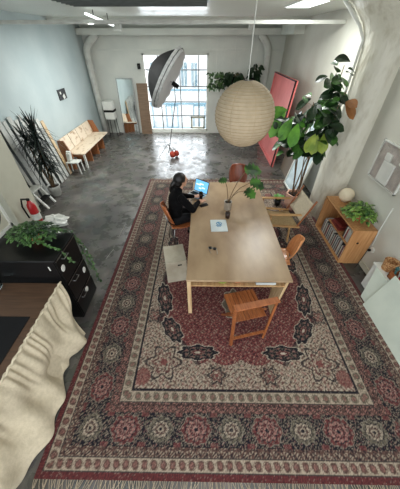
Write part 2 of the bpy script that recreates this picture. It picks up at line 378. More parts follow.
# ---------------------------------------------------------------- rug
def rug():
    X0, X1, Y0, Y1 = -1.45, 2.40, .21, 6.05
    st = .0088
    nx = int((X1 - X0) / st); ny = int((Y1 - Y0) / st)
    xs = np.linspace(X0, X1, nx + 1); ys = np.linspace(Y0, Y1, ny + 1)
    X, Y = np.meshgrid(xs, ys)
    cx, cy = (X0 + X1) / 2, (Y0 + Y1) / 2
    hw, hh = (X1 - X0) / 2, (Y1 - Y0) / 2
    u = np.abs(X - cx); v = np.abs(Y - cy)
    dx = hw - u; dy = hh - v
    D = np.minimum(dx, dy)                      # distance from the edge
    long_side = dx < dy
    T = np.where(long_side, Y - cy, X - cx)     # coordinate running along the border
    rng = np.random.RandomState(3)
    def L(*c): return np.array(lin(c)[:3])
    navy, red, beige, brown, dkred, olive, pinkc, cream = L(24, 25, 38), L(140, 58, 54), L(190, 168, 140), L(108, 74, 62), L(112, 40, 42), L(128, 116, 92), L(196, 126, 112), L(222, 206, 178)
    C = np.zeros(X.shape + (3,)); C[:] = beige
    def put(mask, col, a=1.0):
        C[mask] = C[mask] * (1 - a) + col * a
    # ---- field: beige ground with vines
    def vines(s, ph, a=X, b=Y):
        return np.sin(s * a + 1.6 * np.sin(s * .55 * b + ph)) * np.sin(s * b + 1.6 * np.sin(s * .5 * a + ph * 1.7))
    ux, vy = X - cx, Y - cy
    fx = np.abs(ux); fy = np.abs(vy)
    v1 = vines(48, .5, fx, fy); v2 = vines(74, 2.1, fx, fy); v3 = vines(105, 1.0, fx, fy)
    put(np.abs(v1) < .13, brown, .75)
    put(v2 > .62, dkred, .8); put(v2 < -.62, navy, .75); put(v3 > .7, cream, .7); put((v1 > .55) & (v3 < 0), pinkc, .6)
    # ---- big red medallion with scalloped outline
    ang = np.arctan2(fy * .62, fx)
    rr = np.sqrt(fx ** 2 + (fy * .56) ** 2)
    # outline: half width about 1.0 over the middle, stepping in near the ends
    half = np.where(fy < 1.35, 1.02, np.where(fy < 1.95, 1.02 - (fy - 1.35) * .95, 0.0)) + .05 * np.abs(np.sin(fy * 7.5))
    half = np.where(fy < 1.88 + .07 * np.abs(np.sin(fx * 8.5)), half, 0)
    redm = fx < half
    edge = (np.abs(fx - half) < .035) & (half > 0)
    put(redm, red)
    w1 = vines(52, 3.0, fx, fy); w2 = vines(82, .2, fx, fy); w3 = vines(115, 1.4, fx, fy)
    put(redm & (np.abs(w1) < .10), navy, .55)
    put(redm & (w2 > .66), beige, .65); put(redm & (w2 < -.68), navy, .7); put(redm & (w3 > .72), pinkc, .65); put(redm & (w3 < -.76), dkred, .9)
    put(edge, navy, .75)
    def cart(ccx, ccy, a, b_, ground=navy, rot=0):
        ca, sa = math.cos(rot), math.sin(rot)
        px, py = (fx - ccx), (fy - ccy)
        qx, qy = px * ca + py * sa, -px * sa + py * ca
        th = np.arctan2(qy / b_, qx / a)
        r = np.sqrt((qx / a) ** 2 + (qy / b_) ** 2) / (1 + .10 * np.cos(8 * th))
        put(r < 1.08, cream, .8); put(r < 1, ground, 1)
        put((r < .82) & (np.abs(np.sin(th * 4) * np.cos(r * 9)) > .62), pinkc, .55)
        put((r < .8) & (np.abs(vines(90, .4, fx, fy)) > .6), olive, .6)
        put(r < .3, dkred, .9); put(r < .16, cream, .9)
    cart(.52, 1.80, .23, .09); cart(0, 1.86, .001, .001)
    cart(1.02, 1.0, .10, .27, rot=.25); cart(1.02, 0.25, .09, .2); cart(.86, 1.5, .1, .2, rot=.6)
    cart(0, 0, .42, .62, navy); cart(0, 1.1, .16, .25, olive)
    # corner ornaments on beige
    for (ax, ay, r0) in ((.92, 1.92, .17), (1.12, 1.3, .08), (.3, 2.06, .08)):
        px, py = fx - ax, fy - ay
        th = np.arctan2(py, px); r = np.sqrt(px ** 2 + py ** 2) / (1 + .22 * np.cos(6 * th))
        put(np.abs(r - r0) < .012, navy, .85); put(np.abs(r - r0 * .6) < .010, dkred, .8); put(r < r0 * .25, red, .9)
        put(np.abs(r - r0 * 1.35) < .006, brown, .7)
    px, py = fx - 1.14, fy - 2.08
    put((px ** 2 + py ** 2) < .09 ** 2, red, .75)
    # ---- borders
    def band(a, b_, col):
        m = (D >= a) & (D < b_); C[m] = col; return m
    m = band(0, .05, dkred * .9); put(m & (np.sin(T * 300) > .3), red, .35)
    def guard(a, b_, ground, mot, pitch):
        m = band(a, b_, ground); w_ = b_ - a
        s_ = (D - a) / w_ - .5; t_ = (T / pitch) % 1 - .5; k = np.floor(T / pitch)
        r = np.sqrt((t_ * pitch / w_) ** 2 * 1.3 + s_ ** 2)
        put(m & (r < .33), mot); put(m & (r < .2), pinkc * .7, .7)
        put(m & (np.abs(s_ - .28 * np.sin(2 * np.pi * T / pitch)) < .06), mot, .7)
        put(m & (np.abs(np.abs(s_) - .47) < .05), navy, .9)
    guard(.05, .155, beige, brown, .085)
    m = band(.155, .225, brown); put(m & (vines(110, 0) > .3), navy, .8); put(m & (vines(130, 1) > .45), beige, .7)
    m = band(.225, .50, navy)
    put(m & (np.abs(vines(62, 1.2)) < .09), olive, .7); put(m & (np.abs(vines(95, 2.2)) < .06), beige * .8, .6); put(m & (vines(120, .3) > .8), pinkc, .5); put(m & (vines(120, 2.3) < -.84), beige, .55)
    pitch = .36
    half_len = np.where(long_side, hh, hw) - .3625
    nros = np.round(2 * half_len / pitch); pp = 2 * half_len / nros
    k = np.round((T + half_len) / pp); tt = T + half_len - k * pp; s_ = D - .3625
    th = np.arctan2(s_, tt); r = np.sqrt((tt * .85) ** 2 + s_ ** 2) / (1 + .06 * np.cos(8 * th))
    even = (k % 2 == 0)
    g1 = np.where(even[..., None], olive * .8, red * .8); r = np.where(even, r * 1.22, r)
    for rad, colr in ((.124, cream * .38), (.118, None), (.088, navy), (.078, 'p'), (.055, 'q'), (.035, 'p'), (.016, navy)):
        mm = m & (r < rad)
        if colr is None: C[mm] = g1[mm]
        elif isinstance(colr, str):
            c_ = np.where(even[..., None], beige if colr == 'p' else brown, pinkc * .8 if colr == 'p' else dkred)
            C[mm] = c_[mm]
        else: C[mm] = colr
    put(m & (r < .112) & (np.abs(np.cos(8 * th)) < .3), navy, .6)
    put(m & (r < .115) & (np.cos(12 * th + 40 * r) * np.cos(150 * r) > .45), cream, .28)
    put(m & (r < .115) & (np.cos(10 * th - 60 * r) * np.cos(190 * r) < -.4), navy, .6)
    put(m & (np.abs(s_) > .10) & (np.abs(np.abs(tt) - pp / 2) < .035), red, .6)
    m = band(.50, .585, brown); put(m & (vines(120, .7) > .25), navy, .8); put(m & (vines(140, 2) > .45), pinkc, .7)
    guard(.585, .70, beige, olive * .8, .10)
    m = band(.70, .715, navy)
    # pile irregularity: worn yarn speckle of the weave itself
    sp = rng.rand(*X.shape)
    C *= (.72 + .5 * sp)[..., None]
    put(rng.rand(*X.shape) > .94, cream, .22)
    put(rng.rand(*X.shape) > .90, navy, .5)
    avg = L(100, 74, 68); C = avg + (C - avg) * .95; C *= .66; g2 = C.mean(axis=2, keepdims=True); C = g2 + (C - g2) * .76
    Z = .012 + .0015 * np.sin(X * 3) * np.sin(Y * 2.2) + 0 * X
    co = np.stack([X - cx, Y - cy, Z], -1).reshape(-1, 3)
    W = nx + 1
    idx = np.arange(W * (ny + 1)).reshape(ny + 1, W)
    q = np.stack([idx[:-1, :-1], idx[:-1, 1:], idx[1:, 1:], idx[1:, :-1]], -1).reshape(-1, 4)
    me = bpy.data.meshes.new('pile')
    me.vertices.add(len(co)); me.vertices.foreach_set('co', co.astype(np.float32).ravel())
    me.loops.add(q.size); me.loops.foreach_set('vertex_index', q.astype(np.int32).ravel())
    me.polygons.add(len(q)); me.polygons.foreach_set('loop_start', np.arange(0, q.size, 4, dtype=np.int32))
    me.polygons.foreach_set('loop_total', np.full(len(q), 4, dtype=np.int32))
    me.update(calc_edges=True)
    ca = me.color_attributes.new('weave', 'FLOAT_COLOR', 'POINT')
    rgba = np.concatenate([np.clip(C, 0, 1).reshape(-1, 3), np.ones((len(co), 1))], 1)
    ca.data.foreach_set('color', rgba.astype(np.float32).ravel())
    m_, nt, bs = new_mat('rug_weave')
    at = nt.nodes.new('ShaderNodeAttribute'); at.attribute_name = 'weave'
    nt.links.new(at.outputs['Color'], bs.inputs['Base Color']); bs.inputs['Roughness'].default_value = .95; bs.inputs['Specular IOR Level'].default_value = .15
    bs.inputs['Sheen Weight'].default_value = .08
    me.materials.append(m_)
    root = thing('persian_rug', 'large red and navy patterned oriental rug under the long table', 'rug', (cx, cy, 0))
    o = bpy.data.objects.new('pile', me); COL.objects.link(o); o.parent = root
    MB().span((X0, Y0, .001), (X1, Y1, .009)).build('backing', mat('rug_backing', (120, 60, 54), .9), root)
    for side, yy in ((-1, Y0), (1, Y1)):
        b = MB(); n = 230
        for i in range(n):
            x = X0 + (X1 - X0) * (i + random.random()) / n; l = random.uniform(.05, .1); s = random.uniform(-.04, .04)
            if random.random() < .06: l *= 1.5; s *= 3
            b.tube([(x, yy, .010), (x + s * .4, yy + side * l * .5, .008 + random.random() * .006), (x + s, yy + side * l, .004)], .0028, 4)
        b.build('fringe', M['fringe'], root)
rug()
# worn tape marks on the concrete
tm = mat('old_white_tape', (190, 188, 180), .6)
for i, (a, c, lab) in enumerate((((-1.84, 4.4), (-1.55, 4.5), 'crosswise strip of old white tape on the concrete beside the rug'),
        ((-1.60, 4.0), (-1.62, 3.55), 'long strip of old white tape on the concrete running beside the rug'),
        ((-1.62, 3.2), (-1.68, 2.95), 'short strip of old white tape on the concrete nearest the black cabinet'))):
    tag(MB().bar((a[0], a[1], .001), (c[0], c[1], .001), .02, .002, up=(1, 0, 0) if i else (0, 1, 0)).build('tape_strip', tm), lab, 'tape')

# ---------------------------------------------------------------- table
TX0, TX1, TY0, TY1, TZ = -.19, 1.08, 1.85, 4.42, .74
g = thing('work_table', 'long pale plywood work table in the middle of the rug', 'table', (.45, 3.1, .013))
MB().span((TX0, TY0, TZ - .03), (TX1, TY1, TZ)).build('tabletop', M['ply'], g, bevel=.006)
MB().span((TX0 + .055, TY0 + .015, TZ - .13), (TX1 - .065, TY1 - .08, TZ - .11)).build('undershelf', M['ply_edge'], g)
for (x, y) in ((TX0 + .03, TY0 + .05), (TX0 + .03, TY1 - .05), (TX1 - .045, TY1 - .05)):
    MB().span((x - .025, y - .03, .016), (x + .025, y + .03, TZ - .03)).build('leg', M['pale_wood'], g, bevel=.004)
MB().slab([(TX1 - .06, TY0 + .02, TZ - .03), (TX1 - .06, TY0 + .40, TZ - .03), (TX1 - .13, TY0 + .22, .016), (TX1 - .13, TY0 + .02, .016)], (.03, 0, 0)).build('leg', M['pale_wood'], g)
# things in the undershelf seen from the near end
zs = TZ - .11
o = tag(MB().lathe([(.02, 0), (.07, .02), (.085, .05), (.08, .052), (.065, .025), (.001, .012)], (.25, 1.95, zs), 20).build('bowl', M['leaf_yellow'], smooth=True), 'small green bowl tucked on the shelf under the near table end', 'bowl')
o = tag(MB().lathe([(.02, 0), (.06, .02), (.075, .05), (.07, .052), (.055, .025), (.001, .012)], (.44, 1.95, zs), 20).build('bowl', M['clay'], smooth=True), 'small brown bowl tucked on the shelf under the near table end', 'bowl')
o = tag(MB().box((.78, 1.96, zs + .019), (.24, .16, .035)).build('notebook', M['print'], bevel=.003), 'pale notebook lying on the shelf under the near table end', 'notebook')

# table objects
g = thing('brochure', 'square pale brochure with a blue emblem lying on the table', 'brochure', (.25, 2.94, TZ))
MB().box((.25, 2.94, TZ + .009), (.25, .29, .016), (0, 0, R(2))).build('cover', M['print'], g, bevel=.003)
b = MB()
b.lathe([(.045, 0), (.045, .002), (.03, .002), (.03, 0)], (.255, 2.98, TZ + .017), 20, cap=False)
b.box((.25, 2.93, TZ + .018), (.09, .014, .002)).box((.25, 2.905, TZ + .018), (.06, .012, .002)).box((.255, 2.985, TZ + .018), (.025, .05, .002), (0, 0, .5))
b.build('emblem', M['blue'], g)
g = thing('takeaway_cup', 'short dark brown cup beside the brochure on the table', 'cup', (.40, 3.17, TZ))
MB().lathe([(.032, 0), (.04, .095), (.036, .095), (.028, .01), (.001, .008)], (.40, 3.17, TZ), 24).build('cup', mat('dark_cup', (52, 34, 28), .4), g, smooth=True)
MB().lathe([(.001, .08), (.036, .08)], (.40, 3.17, TZ), 24, cap=False).build('coffee', M['soil'], g)
g = thing('sunglasses', 'small dark sunglasses lying on the table near its front edge', 'glasses', (.15, 2.4, TZ))
b = MB()
for dx_ in (-.03, .03): b.lathe([(.026, 0), (.028, .004), (.001, .007)], (.14 + dx_, 2.42 - dx_ * .3, TZ + .004), 16)
b.build('lens', M['black'], g)
MB().tube([(.085, 2.43, TZ + .008), (.10, 2.37, TZ + .006), (.12, 2.31, TZ + .004)], .003).tube([(.195, 2.41, TZ + .008), (.2, 2.36, TZ + .006), (.2, 2.30, TZ + .004)], .003).tube([(.125, 2.423, TZ + .01), (.155, 2.417, TZ + .01)], .003).build('frame', M['metal'], g)
g = thing('phone', 'dark phone lying on the table beside the person', 'phone', (0, 3.55, TZ))
MB().box((0.02, 3.53, TZ + .006), (.075, .15, .009), (0, 0, R(-60))).build('body', M['black'], g, bevel=.004)
g = thing('glass_tumbler', 'tall amber tinted glass standing in front of the laptop', 'glass', (-.03, 3.72, TZ))
MB().lathe([(.03, 0), (.034, .15), (.031, .15), (.027, .01), (.001, .01)], (-.03, 3.72, TZ + .001), 24).build('glass', M['tanglass'], g, smooth=True)
MB().lathe([(.0255, .011), (.029, .11)], (-.03, 3.72, TZ + .001), 24).build('drink', mat('tea', (170, 112, 60), .3), g, smooth=True)

# laptop
g = thing('laptop', 'open silver laptop with lit blue screen in front of the seated person', 'laptop', (0, 0, 0))
MB().box((0, -.11, .008), (.31, .22, .014)).build('base', M['metal'], g, bevel=.004)
MB().box((0, -.085, .0155), (.27, .1, .002)).build('keyboard', M['black_matte'], g)
lid = MB().box((0, .012 + .11 * math.sin(R(18)), .015 + .11 * math.cos(R(18))), (.31, .008, .22), (R(-18), 0, 0)).build('lid', M['black'], g, bevel=.003)
MB().box((0, .0065 + .11 * math.sin(R(18)), .0155 + .11 * math.cos(R(18))), (.29, .002, .2), (R(-18), 0, 0)).build('screen', M['screen'], lid)
b = MB()
for i, (dx_, h) in enumerate(((-.07, .13), (.0, .15), (.05, .09), (-.02, .07))):
    b.box((dx_, .0035 + h * math.sin(R(18)), .0155 + h * math.cos(R(18))), (.1 - i * .015, .002, .022), (R(-18), 0, 0))
b.build('screen_window', mat('screen_white', (230, 240, 245), .3, emis=((225, 240, 250), .9)), lid)
g.location = (-.05, 3.97, TZ); g.rotation_euler = (0, 0, R(-38))

# ---------------------------------------------------------------- leaves
def leaf(mb, base, d, n, L, W, droop=.3, kind='oval', fold=.15, seg=6):
    d = Vector(d).normalized(); n = Vector(n); n = (n - d * n.dot(d))
    if n.length < 1e-3: n = d.orthogonal()
    n.normalize(); s = d.cross(n)
    base = Vector(base); rows = []
    for i in range(seg + 1):
        t = i / seg
        if kind == 'oval': w = math.sin(math.pi * t ** .85) ** .8
        elif kind == 'fiddle': w = (math.sin(math.pi * t ** 1.25) ** .6) * (.72 + .38 * t)
        elif kind == 'heart': w = math.sin(math.pi * min(1, t * .92 + .08)) ** .7 * (1.2 - .6 * t)
        elif kind == 'blade': w = (1 - t) ** .6 * min(1, .5 + t * 4)
        elif kind == 'monstera': w = math.sin(math.pi * min(1, t * .9 + .1)) ** .6 * (1 if i % 2 else .55)
        w = max(w, .02) * W / 2
        c = base + d * (L * t) - Vector((0, 0, 1)) * (droop * L * t * t) 
        rows.append([mb.bm.verts.new(c + s * w + n * w * fold), mb.bm.verts.new(c), mb.bm.verts.new(c - s * w + n * w * fold)])
    for a, b_ in zip(rows, rows[1:]):
        for k in range(2): mb.bm.faces.new((a[k], a[k + 1], b_[k + 1], b_[k]))
def rv(s=1): return Vector((random.uniform(-s, s), random.uniform(-s, s), random.uniform(-s, s)))

# monstera cuttings in a pot on the table
g = thing('potted_monstera', 'ceramic pot of leggy monstera stems standing on the table', 'plant', (.42, 3.42, TZ))
MB().lathe([(.055, 0), (.062, .02), (.062, .14), (.068, .15), (.060, .15), (.054, .02), (.001, .02)], (.42, 3.42, TZ), 24).build('pot', M['ceramic'], g, smooth=True)
MB().lathe([(.001, .13), (.057, .13)], (.42, 3.42, TZ), 24, cap=False).build('soil', M['soil'], g)
b = MB(); lv = MB()
tips = [((.35, 3.5, 1.22), (-.8, 0, .2), .14), ((.68, 3.55, 1.37), (.8, .1, .1), .28), ((.78, 3.5, 1.20), (1, -.2, -.2), .24), ((.70, 3.4, 1.10), (.5, -.7, 0), .22)]
for tp, d, L in tips:
    tp = Vector(tp); p0 = Vector((.42, 3.42, TZ + .13)); mid = p0.lerp(tp, .5) + Vector((0, 0, .08))
    b.tube([p0, p0.lerp(mid, .5) + Vector((0, 0, .03)), mid, tp], .006, 6)
    leaf(lv, tp - Vector(d).normalized() * .03, d, (-.2, -.6, .8), L, L * .95, .25, 'monstera', .1, 9)
b.build('stems', M['stem'], g, smooth=True); lv.build('foliage', M['leaf_mid'], g, solid=.002)

# ---------------------------------------------------------------- chairs
def shell_chair(name, label, m, back_m=None, sq=.45):
    # faces +X, seat height .45
    g = thing(name, label, 'chair')
    def seat(u, v):
        x = -.2 + .42 * u; y = (v - .5) * .42 * (1 - .15 * abs(u - .5)); z = .45 + .03 * (2 * v - 1) ** 2 - .02 * math.sin(math.pi * u)
        if u > .9: z -= (u - .9) * .3
        return (x, y, z)
    MB().grid(seat, 10, 10).build('seat', m, g, smooth=True, solid=.012)
    def back(u, v):
        wdt = .40 * (math.sin(math.pi * min(max(u * .85 + .1, 0), 1)) ** sq)
        y = (v - .5) * wdt; x = -.21 - .12 * u + .12 * (2 * (v - .5)) ** 2 * .6; z = .5 + .36 * u
        return (x, y, z)
    MB().grid(back, 12, 12).build('backrest', back_m or m, g, smooth=True, solid=.012)
    MB().tube([(-.05, 0, .43), (-.19, 0, .44), (-.23, 0, .5), (-.26, 0, .62)], .012).build('back_support', M['metal'], g, smooth=True)
    for sx in (-1, 1):
        for sy in (-1, 1):
            MB().tube([(0, 0, .425), (sx * .15, sy * .15, .40), (sx * .21, sy * .2, .0)], .009, 8).build('leg', M['metal'], g, smooth=True)
    return g
c1 = shell_chair('shell_chair', 'bent orange plywood shell chair the person in black sits on', M['shell'])
c1.location = (-.38, 3.44, .016); c1.rotation_euler = (0, 0, R(18))
c2 = shell_chair('shell_chair', 'light orange plywood shell chair tucked at the right side of the table', M['shell_light'])
c2.location = (1.12, 2.60, .016); c2.scale = (.9, .9, .95); c2.rotation_euler = (0, 0, R(180 - 12))
c3 = shell_chair('shell_chair', 'reddish brown shell chair at the far end of the table', M['shell_red'], sq=.2)
c3.location = (.75, 4.72, .016); c3.rotation_euler = (0, 0, R(-95))

# folding slatted chair at the near end (faces +Y)
g = thing('folding_chair', 'teak slatted folding chair at the near end of the table', 'chair')
b = MB()
for i in range(8): b.box((-.175 + i * .05, .22, .44), (.044, .40, .014))
b.build('seat_slats', M['teak'], g)
for y_ in (.05, .38): MB().box((0, y_, .425), (.40, .025, .02)).build('seat_rail', M['teak'], g)
MB().bar((-.25, -.03, .80), (.25, -.03, .80), .075, .02, up=(0, 0, 1)).build('top_rail', M['teak'], g, bevel=.006)
for s in (-1, 1):
    MB().bar((s * .235, -.03, .79), (s * .215, -.02, .0), .035, .025).build('leg', M['teak'], g, bevel=.003)
    MB().bar((s * .19, .06, .52), (s * .19, .42, .0), .03, .022).build('leg', M['teak'], g, bevel=.003)
MB().bar((-.21, -.02, .15), (.21, -.02, .15), .03, .018).build('stretcher', M['teak'], g)
MB().bar((-.19, .33, .13), (.19, .33, .13), .03, .018).build('stretcher', M['teak'], g)
g.location = (.57, 1.50, .016); g.rotation_euler = (0, 0, R(14))

# sling armchair (faces -X)
g = thing('sling_armchair', 'tan canvas sling armchair with flat oak arms right of the table', 'armchair')
for s in (-1, 1):
    y = s * .29
    MB().bar((-.30, y, .62), (.27, y, .60), .055, .02).build('armrest', M['oak'], g, bevel=.004)
    MB().bar((-.26, y, .60), (-.24, y, .0), .03, .03).build('leg', M['oak'], g, bevel=.003)
    MB().bar((-.25, y, .40), (.30, y, .34), .035, .03).build('seat_rail', M['oak'], g, bevel=.003)
    MB().bar((.24, y, .33), (.46, y, .86), .022, .022).build('back_post', M['teak'], g, bevel=.003)
    MB().bar((.12, y, .37), (.16, y, .0), .03, .03).build('leg', M['oak'], g, bevel=.003)
def sl(u, v): return (-.25 + .53 * u, -.27 + .54 * v, .405 - .06 * u - .05 * math.sin(math.pi * u) )
MB().grid(sl, 10, 4).build('seat_sling', M['sling'], g, smooth=True, solid=.006)
def sb(u, v): return (.29 + .14 * u + .03 * math.sin(math.pi * u), -.27 + .54 * v, .46 + .33 * u)
MB().grid(sb, 8, 4).build('back_sling', M['linen'], g, smooth=True, solid=.006)
MB().bar((-.25, -.29, .3), (-.25, .29, .3), .03, .02).build('stretcher', M['oak'], g)
g.location = (1.42, 3.72, .016); g.rotation_euler = (0, 0, R(3))

# ---------------------------------------------------------------- cardboard box stool left of the table
g = thing('storage_carton', 'grey beige folded carton standing on the rug left of the table', 'box')
MB().box((0, 0, .21), (.31, .36, .42)).build('body', M['carton'], g, bevel=.004)
MB().box((-.078, 0, .432), (.155, .38, .018), (0, R(3), 0)).build('flap', M['carton'], g, bevel=.002)
MB().box((.078, 0, .432), (.155, .38, .018), (0, R(-3), 0)).build('flap', M['carton'], g, bevel=.002)
MB().box((.05, -.183, .36), (.06, .006, .02)).build('hand_hole', M['black_matte'], g)
g.location = (-.42, 2.62, .016); g.rotation_euler = (0, 0, R(13))

# ---------------------------------------------------------------- person
def person():
    root = thing('person', 'person with dark ponytail in black sweater seated typing at the laptop', 'person', (-.40, 3.45, .016))
    fa = R(28); F = Vector((math.cos(fa), math.sin(fa), 0)); S = Vector((-math.sin(fa), math.cos(fa), 0)); U_ = Vector((0, 0, 1))
    O = Vector((-.50, 3.46, 0))
    def w(f, s, z): return O + F * f + S * s + U_ * z
    def fuse(name, m, fn, vox=.009, parent=root, smooth_it=6):
        mb = MB(); fn(mb)
        bmesh.ops.recalc_face_normals(mb.bm, faces=mb.bm.faces)
        me = bpy.data.meshes.new('tmp'); mb.bm.to_mesh(me); mb.bm.free()
        o = bpy.data.objects.new('tmp', me); COL.objects.link(o)
        r = o.modifiers.new('r', 'REMESH'); r.mode = 'VOXEL'; r.voxel_size = vox
        s = o.modifiers.new('s', 'SMOOTH'); s.iterations = smooth_it; s.factor = .5
        dg = bpy.context.evaluated_depsgraph_get(); ev = o.evaluated_get(dg)
        me2 = bpy.data.meshes.new_from_object(ev, depsgraph=dg); me2.name = name
        bpy.data.objects.remove(o)
        off = wl(parent)
        me2.transform(Matrix.Translation(-off)); me2.materials.clear(); me2.materials.append(m)
        me2.polygons.foreach_set('use_smooth', [True] * len(me2.polygons))
        q = bpy.data.objects.new(name, me2); COL.objects.link(q); q.parent = parent
        return q
    def limb(mb, pts):
        for (p, r), (q, r2) in zip(pts, pts[1:]): mb.cyl(p, q, r, r2, 14)
        for p, r in pts: mb.ball(p, r, 14, 10)
    hip = w(.02, 0, .53); chest = w(.06, 0, .86); neckb = w(.12, 0, 1.03); head = w(.175, 0, 1.2)
    sh = {1: w(.09, .175, .97), -1: w(.09, -.175, .97)}
    el = {1: w(.24, .26, .78), -1: w(.24, -.27, .78)}
    wr = {1: w(.42, .10, .795), -1: w(.42, -.12, .795)}
    def torso(mb, k):
        for c, r, sc in ((hip, .145, (.85, 1.12, .8)), (w(.03, 0, .66), .135, (.78, 1.08, 1)), (w(.045, 0, .79), .14, (.76, 1.15, 1)), (chest, .15, (.72, 1.18, .9)), (w(.09, 0, .94), .13, (.66, 1.35, .7))):
            mb.ball(c, r + k, 20, 14, sc, (0, 0, fa))
    def arms(mb, k):
        for s in (1, -1):
            limb(mb, [(sh[s], .058 + k), (el[s], .046 + k), (wr[s], .031 + k * .6)])
    def legs(mb, k):
        for s in (1, -1):
            kn = w(.40, s * .11, .50); an = w(.36, s * .11, .10)
            limb(mb, [(w(.0, s * .09, .53), .088 + k), (w(.2, s * .10, .53), .08 + k), (kn, .058 + k), (w(.37, s * .11, .34), .056 + k), (an, .04 + k)])
    def body(mb):
        torso(mb, -.012); arms(mb, -.008); legs(mb, -.01)
        limb(mb, [(neckb, .052), (w(.155, 0, 1.1), .05)])
        mb.ball(head, .095, 24, 18, (.98, .80, 1.15), (0, 0, fa))
        mb.ball(w(.205, 0, 1.14), .06, 16, 12, (.95, .85, .9), (0, 0, fa))       # jaw
        mb.ball(w(.272, 0, 1.185), .017, 10, 8, (1.2, .8, 1.4), (0, 0, fa))      # nose
        mb.ball(w(.258, 0, 1.145), .016, 10, 8, (.8, 1.5, .5), (0, 0, fa))       # lips
        for s in (1, -1):
            mb.ball(w(.165, s * .078, 1.185), .022, 10, 8, (.9, .4, 1.3), (0, 0, fa))   # ears
            P0 = wr[s]; hd = (F * 1 - S * s * .12).normalized()
            palm = P0 + hd * .055 + U_ * -.004
            mb.ball(palm, .042, 16, 10, (1.1, .95, .38), (0, 0, math.atan2(hd.y, hd.x)))
            lat = U_.cross(hd)
            for i, (off, L) in enumerate(((-.030, .062), (-.010, .072), (.010, .068), (.029, .052))):
                a = palm + hd * .035 + lat * off; b_ = a + hd * L * .5 + U_ * .008; c_ = a + hd * L * .9 - U_ * .016
                limb(mb, [(a, .0095), (b_, .0085), (c_, .0072)])
            ta = palm - hd * .02 - lat * s * .034 if False else palm - hd * .015 + lat * (-s) * .034
            limb(mb, [(ta, .012), (ta + hd * .03 - lat * s * .022, .010), (ta + hd * .058 - lat * s * .022 - U_ * .006, .008)])
        for s in (1, -1):
            limb(mb, [(w(.36, s * .11, .06), .04), (w(.50, s * .12, .045), .032)])
    bd = fuse('body', M['skin'], body, .0065, smooth_it=3)
    fuse('sweater', M['sweater'], lambda mb: (torso(mb, .012), arms(mb, .012), limb(mb, [(w(.10, 0, .98), .075), (w(.128, 0, 1.065), .06)])), .012)
    fuse('trousers', M['trouser'], lambda mb: (mb.ball(w(0, 0, .52), .15, 20, 12, (.9, 1.15, .62), (0, 0, fa)), legs(mb, .006)), .012)
    for s in (1, -1):
        b_ = MB(); limb(b_, [(w(.33, s * .11, .045), .038), (w(.44, s * .115, .043), .042), (w(.52, s * .12, .036), .034)]); b_.build('shoe', M['black_matte'], root, smooth=True)
    def hair(mb):
        mb.ball(w(.145, 0, 1.225), .107, 24, 18, (.98, .86, 1.02), (0, 0, fa))
        mb.ball(w(.11, 0, 1.17), .09, 20, 14, (.75, .85, 1.0), (0, 0, fa))
        limb(mb, [(w(.045, 0, 1.19), .036), (w(.01, 0, 1.15), .034), (w(-.005, .01, 1.10), .026), (w(-.005, .01, 1.05), .012)])
    fuse('hair', M['hair'], hair, .008)
    for s in (1, -1):
        b_ = MB(); b_.ball(w(.258, s * .032, 1.2), .009, 12, 8); b_.build('eye', M['black'], bd, smooth=True)
person()

# ---------------------------------------------------------------- lantern
LX, LY, LZ, LR = .55, 3.55, 2.135, .39
g = thing('paper_lantern', 'big round ribbed rice paper pendant lantern above the table', 'lamp', (LX, LY, LZ))
b = MB(); prof = []
for i in range(105):
    a = -math.pi / 2 + .16 + (math.pi - .32) * i / 104
    rr = LR * (1 + (.008 if i % 4 == 0 else 0))
    prof.append((rr * math.cos(a), rr * math.sin(a)))
b.lathe(prof, (LX, LY, LZ), 64, cap=False); sh_ = b.build('lamp_shade', M['paper'], g, smooth=True)
b = MB()
for k in range(26):
    a = -math.pi / 2 + .16 + (math.pi - .32) * (k * 4) / 104
    rr = LR * math.cos(a) * 1.012; z = LR * math.sin(a)
    b.tube([(LX + rr * math.cos(t * math.pi / 24), LY + rr * math.sin(t * math.pi / 24), LZ + z) for t in range(49)], .0028, 4)
b.build('ribs', mat('bamboo_rib', (186, 158, 120), .7), g)
b = MB()
for k in range(8):
    ph = k * math.pi / 4 + .2
    b.tube([(LX + LR * 1.004 * math.cos(a) * math.cos(ph), LY + LR * 1.004 * math.cos(a) * math.sin(ph), LZ + LR * 1.004 * math.sin(a)) for a in [(-1.38 + 2.76 * i / 20) for i in range(21)]], .0016, 4)
b.build('seams', mat('paper_seam', (196, 170, 132), .8), g)
MB().lathe([(.06, .372), (.064, .372), (.064, .385), (.06, .385)], (LX, LY, LZ), 32, cap=False).build('collar', M['metal'], g)
MB().tube([(LX, LY, LZ + .36), (LX, LY, ZC)], .006, 8).build('cord', M['white'], g)
MB().lathe([(.05, 0), (.05, .03), (.02, .035)], (LX, LY, ZC - .036), 24).build('canopy', M['white'], g)

# ---------------------------------------------------------------- umbrella light
g = thing('studio_umbrella', 'big black and silver photo umbrella light on a thin stand', 'studio light', (-1.12, 7.85, 0))
ctr = Vector((-.93, 7.75, 2.07)); ax = Vector((.84, -.13, -.52)).normalized()
rx = ax.orthogonal().normalized(); up_ = Vector((.53, 0, .85)); up_ = (up_ - ax * up_.dot(ax)).normalized(); sd = ax.cross(up_)
RAD, DEP = .80, .56
def um(r0, r1, dep, off=0):
    def f(u, v):
        t = v * 2 * math.pi; r = (r0 + (r1 - r0) * u); z = -dep * (1 - (r / RAD) ** 2)
        sc = 1 - .025 * abs(math.sin(t * 8)) * (r / RAD)
        return ctr + (up_ * math.cos(t) + sd * math.sin(t)) * r * sc + ax * (z + off)
    return f
MB().grid(um(.001, RAD * .985, DEP), 14, 96).build('black_cover', M['black_matte'], g, smooth=True)
MB().grid(um(.001, RAD * .965, DEP * .93, .006), 14, 96).build('lining', M['silver'], g, smooth=True)
